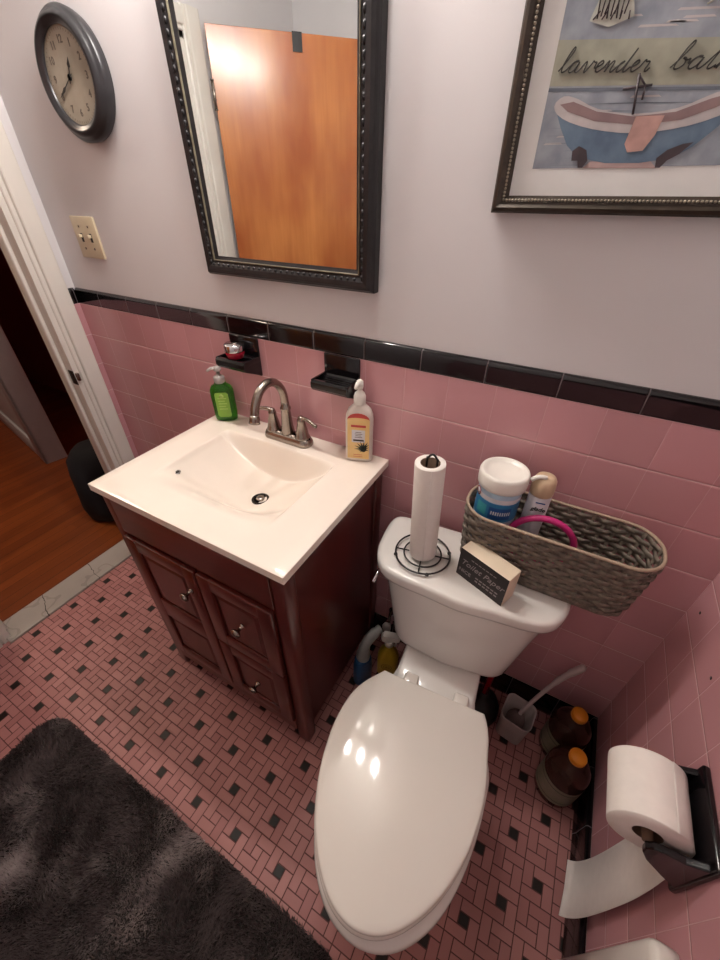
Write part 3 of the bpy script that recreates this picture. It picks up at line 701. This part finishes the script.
b = B(); L = [sm(scaled(lidout, a, c, e), z) for a, c, e, z in ((.66, .84, .025, .408), (.70, .89, .015, .411), (.725, .91, .010, .420), (.75, .915, .008, .46), (.82, .915, .006, .55), (.91, .925, .004, .655), (.92, .93, .004, .664))]
b.loft(L, M['china']); b.build('tank', to)
b = B(); b.lathe([(.011, 0), (.011, .006), (.006, .012)], M['chrome'], (0, 0, 0), 14, 'x'); b.v = [(-.20-x, -.15+y, .625+z) for x, y, z in b.v]
b.tube([(-.214, -.15, .625), (-.222, -.165, .622), (-.224, -.2, .615)], [.005, .0055, .006], M['chrome'], 8); b.build('flush_lever', to)
HN = .318
def egg(u0, u1, hw_, z, kb=.74, n=40, cx=0, blunt=False):
    # u0 back, u1 front; half-width profile of an elongated seat
    prof = [(0, kb), (.05, .82*kb/.74), (.12, .905), (.21, .965), (.32, 1.0), (.43, .995), (.56, .945), (.68, .85), (.79, .715), (.88, .55), (.945, .38), (.985, .20), (1.0, .0)]
    if blunt: prof = prof[:6]+[(.56, .985), (.68, .945), (.79, .855), (.88, .71), (.945, .51), (.985, .28), (1.0, .0)]
    R = [(hw_*w_, u0+(u1-u0)*t) for t, w_ in prof]
    pts = R+[(-x, y) for x, y in reversed(R[:-1])]
    out = smooth_path([(x-.018*sstep((y-.30)/.12), -y, z) for x, y in pts], 4, False)
    return out
def egl(*a, **k): return egg(*a, **k)
def egb(*a): return [(x+.008*sstep((-y-.30)/.12), y, z) for x, y, z in egg(*a, blunt=True)]
b = B(); L = [egb(.14, .56, .105, 0), egb(.14, .565, .105, .015), egb(.15, .55, .098, .06), egb(.13, .55, .10, .14), egb(.08, .60, .118, .21), egb(.03, .665, .148, .28), egb(.012, .742, .172, .335), egb(.008, .779, .184, .362), egb(.01, .784, .187, .38), egb(.014, .779, .184, .392), egb(.03, .76, .17, .398)]
# pinch the rear half narrower so the deck under the tank is slim
def pinch(P):
    out = []
    for x, y, z in P:
        dd = -y; k = 1.0
        if dd < .46: k = 1-.42*sstep((.46-dd)/.19)
        out.append((x*k, y, z))
    return out
L = [pinch(P) if i > 3 else P for i, P in enumerate(L)]
b.loft(L, M['china']); b.box((-.108, -.315, .37), (.108, -.02, .403), M['china'], .012); b.box((-.10, -.19, .385), (.10, -.04, .412), M['china'], .01); b.build('bowl', to)
u1 = HN+.452
b = B(); L = [egl(HN+.006+e, u1+.004-e, .1805-e, z) for e, z in ((.006, .3985), (.001, .401), (0, .406), (.001, .4125), (.005, .415))]; b.loft(L, M['seat']); b.build('seat_ring', to)
b = B(); L = [egl(HN+e*.5, u1-e, .180-e, z) for e, z in ((.004, .4165), (.0, .4185), (.0, .4240), (.002, .4275))+tuple((e, .4285+.014*(1-(1-e/.17)**2)) for e in (.006, .015, .03, .05, .075, .10, .13, .155))]; b.loft(L, M['seat']); b.build('lid', to)
for x in (-.062, .072):
    b = B(); b.box((x-.019, -HN-.004, .399), (x+.019, -HN+.028, .424), M['seat'], .006); b.lathe([(.008, -.021), (.008, .021)], M['seat'], (x, -HN-.002, .414), 14, 'x'); b.build('hinge', to)

# ------------------------------------------------------------------ on the tank: paper towel holder and roll, block sign
LZ = .7022
ph_ = empty('paper_towel_holder', (1.462, -.163, LZ), 'black wire paper towel holder standing on the toilet tank lid', 'holder')
def ring(r, z, n=40, c=(0, 0)): return [(c[0]+r*math.cos(2*PI*k/n), c[1]+r*math.sin(2*PI*k/n), z) for k in range(n)]
b = B(); b.tube(ring(.070, .008), .0024, M['wire'], 8, True); b.tube(ring(.048, .008), .0022, M['wire'], 8, True)
for a in (0, 90):
    c_, s_ = math.cos(math.radians(a+12)), math.sin(math.radians(a+12)); b.tube([(-.070*c_, -.070*s_, .0065), (.070*c_, .070*s_, .0065)], .002, M['wire'], 6)
for a in (30, 120, 210, 300):
    c_, s_ = math.cos(math.radians(a)), math.sin(math.radians(a)); b.sphere((.07*c_, .07*s_, .0055), .0052, M['wire'], 10)
b.build('ring_base', ph_)
b = B(); b.tube(smooth_path([(-.013, 0, .006), (-.016, 0, .1), (-.021, 0, .28), (-.019, 0, .298), (-.009, 0, .308), (.001, 0, .298), (.003, 0, .28), (.009, 0, .1), (.013, 0, .006)], 5), .0026, M['wire'], 8); b.build('wire_loop', ph_)
pr_ = empty('paper_towel_roll', (1.4615, -.163, LZ+.0125), 'narrow white paper towel roll standing in the wire holder on the tank', 'paper towel'); pr_.rotation_euler = (0, -.045, 0)
b = B(); b.lathe([(.022, .003), (.0335, .0), (.034, .002), (.0345, .272), (.034, .274), (.022, .273)], M['paper'], n=36, caps=False)
b.tube([(.0345*math.cos(a), .0345*math.sin(a), z) for a, z in ((-1.2, .001), (-1.18, .13), (-1.15, .272))], .0009, M['paper'], 4); b.build('paper', pr_)
b = B(); b.lathe([(.022, .0), (.022, .274), (.0205, .274), (.0205, .0), (.022, .0)], M['core'], n=30, caps=False); b.build('core', pr_)
bs = empty('block_sign', (1.620, -.1915, LZ), 'cream box sign with a black lettered face standing on the tank', 'sign', math.radians(-21.5))
b = B(); b.box((-.065, -.0085, 0), (.065, .038, .089), M['cream_wood'], .0015); b.build('block', bs)
b = B(); b.poly([(x, -.0088, z) for x, z in ((-.0647, .0004), (.0647, .0004), (.0647, .0886), (-.0647, .0886))], M['signblack'])
text_into(b, 'Toilet Paper', .0235, M['chalk'], at(0, -.0092, .051), .0001, .35, ext=.0002)
text_into(b, 'NICE', .0155, M['chalk'], at(-.042, -.0092, .023), .0001, ext=.0002)
for k in range(7): b.box((-.032+k*.010, -.0091, .070), (-.0245+k*.010, -.0088, .0725), M['chalk'])
for k in range(6): b.box((-.012+k*.0105, -.0091, .026), (-.004+k*.0105, -.0088, .0295), M['chalk'])
for k in range(6): b.box((-.012+k*.0105, -.0091, .016), (-.0045+k*.0105, -.0088, .020), M['chalk'])
b.build('sign_face', bs)

# ------------------------------------------------------------------ wicker basket
bk = empty('wicker_basket', (1.735, -.081, LZ), 'grey brown woven wicker basket resting across the toilet tank against the pink wall', 'basket', math.radians(0))
HX, HY, HH = .202, .0735, .176
def rr_path(hx, hy, r, n): # even arclength samples
    L1 = 2*(hx-r); L2 = 2*(hy-r); q_ = PI*r/2; tot = 2*L1+2*L2+4*q_; out = []
    segs = [('l', (hx, -(hy-r)), (hx, hy-r)), ('a', (hx-r, hy-r), 0), ('l', (hx-r, hy), (-(hx-r), hy)), ('a', (-(hx-r), hy-r), 90), ('l', (-hx, hy-r), (-hx, -(hy-r))), ('a', (-(hx-r), -(hy-r)), 180), ('l', (-(hx-r), -hy), (hx-r, -hy)), ('a', (hx-r, -(hy-r)), 270)]
    lens = [L2, q_, L1, q_, L2, q_, L1, q_]
    for k in range(n):
        s = tot*k/n; i = 0
        while s > lens[i]+1e-9 and i < 7: s -= lens[i]; i += 1
        sg = segs[i]; t = s/max(lens[i], 1e-9)
        if sg[0] == 'l':
            x = sg[1][0]+(sg[2][0]-sg[1][0])*t; y = sg[1][1]+(sg[2][1]-sg[1][1])*t
            dx, dy = sg[2][0]-sg[1][0], sg[2][1]-sg[1][1]; l = math.hypot(dx, dy) or 1; nx_, ny_ = dy/l, -dx/l
        else:
            a = math.radians(sg[2]+90*t); x = sg[1][0]+r*math.cos(a); y = sg[1][1]+r*math.sin(a); nx_, ny_ = math.cos(a), math.sin(a)
        out.append((x, y, nx_, ny_))
    return out
NS = 38; SUB = 8; rows = 12
b = B()
for k in range(rows):
    z0 = .006+k*(HH-.014)/rows; z1 = z0+(HH-.014)/rows*.93
    secs = []
    for i, (x, y, nx_, ny_) in enumerate(rr_path(1, 1, .1, 8)[:0]): pass
    zc = (z0+z1)/2; tpf = .945+.055*zc/HH
    P = rr_path(HX*tpf, HY*(.78+.22*zc/HH), .064*tpf-.003*(1-zc/HH), NS*SUB)
    for i, (x, y, nx_, ny_) in enumerate(P):
        off = .0034*math.sin(PI*(i/SUB+.5)+k*PI); t = .0011
        secs.append([(x+nx_*(off+t), y+ny_*(off+t), z0), (x+nx_*(off+t*1.6), y+ny_*(off+t*1.6), zc), (x+nx_*(off+t), y+ny_*(off+t), z1), (x+nx_*(off-t), y+ny_*(off-t), z1), (x+nx_*(off-t), y+ny_*(off-t), z0)])
    secs.append(secs[0]); b.loft(secs, M['basket'], False, False)
Pb = rr_path(HX*.945, HY*.78, .06, NS); Pt = rr_path(HX, HY, .066, NS)
for i in range(NS):
    x, y, nx_, ny_ = Pb[i]; X2, Y2, _, _ = Pt[i]; tx_, ty_ = -ny_, nx_; w2 = .0034
    b.loft([[(x-tx_*w2, y-ty_*w2, .002), (x+tx_*w2, y+ty_*w2, .002), (x+tx_*w2-nx_*.0012, y+ty_*w2-ny_*.0012, .002), (x-tx_*w2-nx_*.0012, y-ty_*w2-ny_*.0012, .002)],
            [(X2-tx_*w2, Y2-ty_*w2, HH-.004), (X2+tx_*w2, Y2+ty_*w2, HH-.004), (X2+tx_*w2-nx_*.0012, Y2+ty_*w2-ny_*.0012, HH-.004), (X2-tx_*w2-nx_*.0012, Y2-ty_*w2-ny_*.0012, HH-.004)]], M['basket'], smooth=False)
b.build('woven_wall', bk)
b = B(); P = rr_path(HX*.945, HY*.78, .058, 64); b.loft([[(x, y, .0005) for x, y, _, _ in P], [(x, y, .005) for x, y, _, _ in P]], M['basket']); b.build('bottom', bk)
b = B(); P = rr_path(HX, HY, .066, 96); b.tube([(x, y, HH-.002) for x, y, _, _ in P], .0036, M['basketrim'], 8, True); b.build('rim', bk)

BZ = LZ+.0062
wc = empty('wipes_canister', (1.597, -.081, BZ), 'round white wipes canister with a blue label standing in the wicker basket', 'canister')
CH = .233
b = B(); b.lathe([(.045, 0), (.048, .003), (.048, CH), (.046, CH+.002)], M['wipelabel'], n=48)
def wrap(mb, a0, a1, z0, z1, m, r=.0484, n=14):
    mb.loft([[(r*math.cos(math.radians(a0+(a1-a0)*k/n)), r*math.sin(math.radians(a0+(a1-a0)*k/n)), z) for k in range(n+1)] for z in (z0, z1)], m, False, False, closed=False)
b.build('body', wc)
b = B(); wrap(b, -180, 0, CH-.085, CH-.035, M['wipeblue']); wrap(b, -140, -108, CH-.074, CH-.045, M['wipeteal'], .0486); wrap(b, -100, -40, CH-.078, CH-.046, M['wipedeep'], .0486); wrap(b, -150, -30, CH-.033, CH-.0295, M['labelwhite'], .0486)
wrap(b, -180, 0, CH-.030, CH-.022, M['labelwhite'], .0485); wrap(b, -180, 10, CH-.15, CH-.09, M['labelwhite'], .0485)
for k in range(9): wrap(b, -94+k*6, -90.5+k*6, CH-.066, CH-.056, M['labelwhite'], .0488, 2)
b.T = Matrix.Rotation(math.radians(-58), 4, 'Z')
b.lathe([(.010, -.0488), (.001, -.0489)], M['labelwhite'], (0, 0, CH-.025), 20, 'y'); 
b.lathe([(.0105, -.0487), (.0105, -.0492), (.0085, -.0492)], M['red'], (0, 0, CH-.025), 20, 'y', caps=False); b.T = Matrix.Identity(4)
b.build('label', wc)
b = B(); b.lathe([(.0495, CH-.008), (.0535, CH-.005), (.0545, CH+.004), (.0542, CH+.024), (.052, CH+.030), (.048, CH+.0315), (.045, CH+.028), (.034, CH+.021), (.001, CH+.020)], M['white'], n=48); b.build('lid', wc)
af = empty('air_freshener_can', (1.6815, -.057, BZ), 'slim air freshener can with a cream cap beside the wipes canister in the basket', 'can')
AH = .212
b = B(); b.lathe([(.022, 0), (.0245, .003), (.0245, AH), (.022, AH+.006)], M['labelwhite'], n=32); b.build('body', af)
b = B(); T45 = Matrix.Rotation(math.radians(8), 4, 'Z')
text_into(b, 'glade', .0145, M['ink'], T45 @ at(.001, -.0252, AH-.028), .0004, .2, ext=.0002); b.T = T45; b.box((-.008, -.0252, AH-.012), (.012, -.0246, AH-.009), M['wipedeep']); b.build('label', af)
b = B(); b.lathe([(.0245, AH+.002), (.0252, AH+.005), (.0252, AH+.024), (.0238, AH+.038), (.020, AH+.046), (.012, AH+.050), (.001, AH+.051)], M['cream'], n=32); b.build('cap', af)
b = B(); b.tube(smooth_path([(.0, -.012, AH+.050), (-.010, -.016, AH+.052), (-.020, -.018, AH+.048), (-.027, -.018, AH+.040)], 4), .005, M['white'], 8); b.build('nozzle', af)
pk = B(); P = [(.070*math.cos(2*PI*k/60), 0, .070*math.sin(2*PI*k/60)) for k in range(60)]; pk.tube(P, .0075, M['pinkring'], 12, True)
o = pk.build('plastic_ring'); o.location = (1.712, -.098, BZ+.108); o.rotation_euler = (0, 0, math.radians(6))
tag(o, 'magenta plastic ring standing in the wicker basket in front of the spray can', 'ring')

# ------------------------------------------------------------------ toilet paper holder, roll
HX0, HY0, HZ0 = W, -.432, .605
tp_ = empty('toilet_paper_holder', (HX0, HY0, HZ0), 'black ceramic toilet paper holder mounted on the pink side wall', 'toilet paper holder')
b = B(); b.box((-.012, -.076, -.076), (-.0005, .076, .076), M['black'], .004); b.build('back_plate', tp_)
for s_ in (-1, 1):
    b = B(); L = []
    for y0_, k in ((0, .94), (.003, 1), (.009, 1), (.0115, .94)):
        L.append([(x, s_*(.0625+y0_), .02+(z-.02)*k) for x, z in ((-.008, -.062), (-.008, .06), (-.035, .042), (-.062, .038), (-.074, .034), (-.081, .020), (-.078, .002), (-.066, -.018), (-.036, -.044))])
    b.loft(L, M['black'], smooth=False); b.build('arm', tp_, .0015)
RX, RZ, RR, RY = 1.988-HX0, .022, .057, .0535
b = B(); b.lathe([(.008, -.063), (.008, .063)], M['core'], (RX, 0, RZ), 18, 'y'); b.build('spindle', tp_)
rl = empty('toilet_paper_roll', (HX0+RX, HY0, HZ0+RZ), 'white toilet paper roll with a hanging loose sheet on the black wall holder', 'toilet paper')
b = B(); b.lathe([(.021, -RY), (RR, -RY), (RR+.0004, -RY+.002), (RR+.0004, RY-.002), (RR, RY), (.021, RY)], M['paper'], n=64, axis='y', caps=False); b.build('paper', rl)
b = B(); b.lathe([(.0212, -RY), (.0212, RY), (.0198, RY), (.0198, -RY), (.0212, -RY)], M['core'], n=32, axis='y', caps=False); b.build('core', rl)
tail = [((RR+.002)*math.cos(math.radians(a)), (RR+.002)*math.sin(math.radians(a))) for a in (70, 50, 30, 10)]
tail += [(.060, -.04), (.0615, -.12), (.062, -.22), (.0625, -.32), (.061, -.42), (.056, -.49), (.046, -.535), (.034, -.552)]
tp2 = smooth_path([(x, 0, z) for x, z in tail], 4); b = B(); L = []
for i, (x, _, z) in enumerate(tp2):
    t = max(0, (i-12)/(len(tp2)-12)); dy = -.022*sstep(t*2.5)
    L.append([(x-.003*t, -RY+dy, z-.01*t), (x+.002*math.sin(t*7), dy, z), (x-.002*t, RY+dy, z+.02*t)])
b.loft(L, M['paper'], False, False, closed=False); o = b.build('loose_sheet', rl)
sd = o.modifiers.new('thick', 'SOLIDIFY'); sd.thickness = .0006

# ------------------------------------------------------------------ things on the floor
def brown_bottle():
    r = empty('brown_bottle', (1.987, -.214, .0005), '', 'bottle')
    b = B(); b.lathe([(.040, 0), (.052, .002), (.056, .010), (.056, .150), (.053, .168), (.042, .19), (.028, .205), (.0205, .212), (.0195, .22)], M['brownliq'], n=44); b.build('body', r)
    b = B(); b.lathe([(.0568, .030), (.0568, .125)], M['bottlelabel'], n=44, caps=False)
    for z in (.045, .108): b.lathe([(.0572, z), (.0572, z+.003)], M['ink'], n=44, caps=False)
    b.build('label', r)
    b = B(); b.lathe([(.0205, .218), (.0212, .220), (.0212, .237), (.0198, .2395), (.001, .24)], M['orange'], n=36)
    for k in range(24): t = 2*PI*k/24; b.tube([(.0213*math.cos(t), .0213*math.sin(t), .221), (.0213*math.cos(t), .0213*math.sin(t), .236)], .0009, M['orange'], 4)
    b.build('cap', r); return r
M['bottlelabel'] = mat('dull_tan_green_label', '8f8474', .6, c2='7a7a62', scale=30)
b1 = brown_bottle(); b1['label'] = 'brown bottle with orange cap and pale label on the floor, nearer of the two'
b2 = copy_tree(b1); b2.location = (1.982, -.095, .0005); b2.rotation_euler = (0, 0, .6); b2['label'] = 'brown bottle with orange cap in the corner against the back wall'
for r in (b1, b2): r['group'] = 'brown bottles with orange caps in the corner'
bt = empty('toilet_brush_holder', (1.838, -.115, .0005), 'pinkish white square toilet brush holder on the floor right of the toilet', 'brush holder', math.radians(-8))
b = B(); prof = [(.038, 0), (.040, .004), (.046, .125), (.0475, .130), (.0455, .130), (.043, .12), (.037, .008)]
b.loft([rrect(-r, r, -r, r, r*.45, z) for r, z in prof], M['brush']); b.build('cup', bt)
br = empty('toilet_brush', (1.838, -.115, .012), 'white handled toilet brush leaning out of the square holder towards the wall', 'brush')
b = B(); hp = smooth_path([(0, 0, .07), (.012, .012, .13), (.035, .035, .20), (.062, .058, .27), (.080, .066, .315), (.098, .070, .355), (.105, .071, .372)], 4)
b.tube(hp, [.006]*12+[.0085]*5+[.0105]*4+[.010]*2+[.006]*2, M['brush'], 12); b.build('handle', br)
b = B(); b.lathe([(.004, .0), (.022, .01), (.029, .03), (.029, .07), (.021, .095), (.006, .102)], M['bristle'], n=24); b.build('bristle_head', br)
pl = empty('plunger', (1.725, -.105, .0005), 'black rubber plunger with a red handle standing between toilet and brush holder', 'plunger')
b = B(); b.lathe([(.055, 0), (.062, .003), (.064, .02), (.062, .05), (.052, .078), (.034, .096), (.018, .104), (.017, .125), (.012, .13)], M['rubber'], n=36); b.build('cup', pl)
b = B(); b.lathe([(.0105, .125), (.0105, .36), (.006, .37)], M['red'], (-.0, 0, 0), 14); b.build('stick', pl)
# left of the toilet
bb = empty('toilet_cleaner_bottle', (1.318, -.205, .0005), 'blue bottle with a bent grey neck on the floor between vanity and toilet', 'bottle', math.radians(60))
b = B(); b.loft([ovsec(a, c, z) for a, c, z in ((.030, .020, 0), (.034, .024, .004), (.034, .024, .10), (.031, .022, .13), (.026, .021, .15))], M['blue']); b.build('body', bb)
b = B(); b.tube(smooth_path([(0, 0, .148), (.002, 0, .18), (.008, 0, .215), (.028, 0, .245), (.055, 0, .262), (.07, 0, .268)], 4), [.024]*4+[.020]*4+[.0175]*4+[.018]*4+[.014]*4+[.008], M['greyplastic'], 16); b.build('neck', bb)
ys_ = empty('yellow_spray_bottle', (1.385, -.135, .0005), 'yellow labelled cleaner bottle with white sprayer beside the toilet base', 'bottle', math.radians(15))
b = B(); b.loft([ovsec(a, c, z) for a, c, z in ((.034, .022, 0), (.038, .026, .004), (.038, .026, .11), (.030, .022, .14), (.016, .016, .165), (.0135, .0135, .185))], M['yellow']); b.build('body', ys_)
b = B()
for r0 in (.020, .012): b.lathe([(r0, -.0268), (r0-.003, -.0268)], M['yellowring'], (0, 0, .07), 24, 'y', caps=False)
b.lathe([(.005, -.0268), (.0005, -.0268)], M['yellowring'], (0, 0, .07), 14, 'y', caps=False); b.build('label', ys_)
b = B(); b.lathe([(.0165, .18), (.0165, .198), (.012, .202)], M['white'], n=20)
b.loft([[(x*k, y, .202+z) for x, z in ((-.026, .004), (-.030, .022), (-.02, .034), (.03, .034), (.036, .028), (.036, .016), (.012, .010), (.01, 0), (-.01, 0))] for y, k in ((-.012, .9), (-.009, 1), (.009, 1), (.012, .9))], M['white'], smooth=False)
b.tube([(.018, 0, .214), (.024, 0, .195), (.02, 0, .175)], .004, M['white'], 8); b.build('sprayer', ys_)
wv = empty('water_valve', (1.347, 0, .172), 'white oval water shutoff valve on the pink wall left of the toilet', 'valve')
b = B(); b.lathe([(.026, -.0005), (.026, -.004), (.01, -.008), (.009, -.045), (.013, -.05), (.013, -.07)], M['chrome'], n=20, axis='y'); b.build('stub', wv)
b = B(); b.lathe([(.006, -.068), (.02, -.072), (.022, -.079), (.012, -.086), (.001, -.087)], M['brush'], n=24, axis='y', sx=.75, sy=1.35); b.build('handle', wv)
b = B(); b.tube(smooth_path([(0, -.058, .01), (.005, -.06, .08), (.03, -.07, .16), (.07, -.09, .21), (.09, -.10, .238)], 5), .005, M['nickel'], 8); b.build('supply_hose', wv)
# low white cover on the side wall near the camera
hc = empty('heater_cover', (W-.017, -.85, 0), 'low white metal cover with a rounded corner against the pink side wall', 'heater cover')
b = B(); Z_ = .528; secs = []
for y, e in ((-.30, 0), (.262, 0), (.270, .003), (.275, .010)):
    secs.append([(.0168, y, .002), (-.021+e*.6, y, .002), (-.021+e*.6, y, Z_-.014-e), (-.017+e*.5, y, Z_-.004-e), (-.006, y, Z_-e), (.0168, y, Z_-e)])
b.loft(secs, M['trim']); b.build('shell', hc)

# hall: dark bag by the jamb
bg = B(); secs = []
for z, r, dx in ((0, .10, 0), (.01, .125, 0), (.08, .14, .005), (.2, .135, .0), (.3, .125, .004), (.37, .11, .0), (.41, .08, .0), (.42, .04, 0)):
    secs.append([(dx+r*1.0*math.cos(2*PI*k/40)*(1+.05*math.sin(5*2*PI*k/40+z*9)), r*1.15*math.sin(2*PI*k/40)*(1+.04*math.cos(3*2*PI*k/40+z*14)), z) for k in range(40)])
bg.loft(secs, M['navy']); o = bg.build('laundry_bag'); o.location = (-.36, -.02, .0)
tag(o, 'dark navy fabric bag standing on the wooden hall floor just past the door jamb', 'bag')

# ------------------------------------------------------------------ bath rug with plush pile
rx0, rx1, ry0, ry1 = .45, 1.62, -1.42, -.822
rg = B(); P0 = rrect(rx0, rx1, ry0, ry1, .07, 0, 8)
rg.loft([[(x, y, .0008) for x, y, _ in P0], [(x, y, .010) for x, y, _ in P0]], M['rug']); ro = rg.build('bath_rug')
ro.location = (0, 0, 0)
tag(ro, 'dark charcoal plush bath rug with a rounded corner on the pink mosaic floor', 'rug')
def inside(x, y):
    if not (rx0 < x < rx1 and ry0 < y < ry1): return False
    r = .07
    for cx, cy, sx_, sy_ in ((rx0+r, ry1-r, -1, 1), (rx1-r, ry1-r, 1, 1)):
        if (x-cx)*sx_ > 0 and (y-cy)*sy_ > 0 and (x-cx)**2+(y-cy)**2 > r*r: return False
    return True
from mathutils import noise as mn
vv = []; ff = []
for k in range(95000):
    x = random.uniform(rx0-.002, rx1); y = random.uniform(-1.25, ry1+.004)
    if not inside(min(max(x, rx0+.001), rx1), min(y, ry1-.001)): continue
    nv = mn.noise_vector(Vector((x*11, y*11, 0))); n2 = mn.noise(Vector((x*4, y*4, 3)))
    L_ = .015*(1+.4*n2)*random.uniform(.8, 1.15); lx, ly = nv.x*.014+random.gauss(0, .003), nv.y*.014+random.gauss(0, .003); a = random.random()*PI; w_ = .0011
    i = len(vv); ca, sa = math.cos(a)*w_, math.sin(a)*w_
    vv += [(x-ca, y-sa, .009), (x+ca, y+sa, .009), (x+ca*.8+lx*.5, y+sa*.8+ly*.5, .009+L_*.65), (x-ca*.8+lx*.5, y-sa*.8+ly*.5, .009+L_*.65), (x+lx, y+ly, .009+L_)]
    ff += [(i, i+1, i+2, i+3), (i+3, i+2, i+4)]
me = bpy.data.meshes.new('pile'); me.from_pydata(vv, [], ff); me.materials.append(M['pile'])
po = bpy.data.objects.new('pile', me); col.objects.link(po); po.parent = ro; po['kind'] = 'stuff'
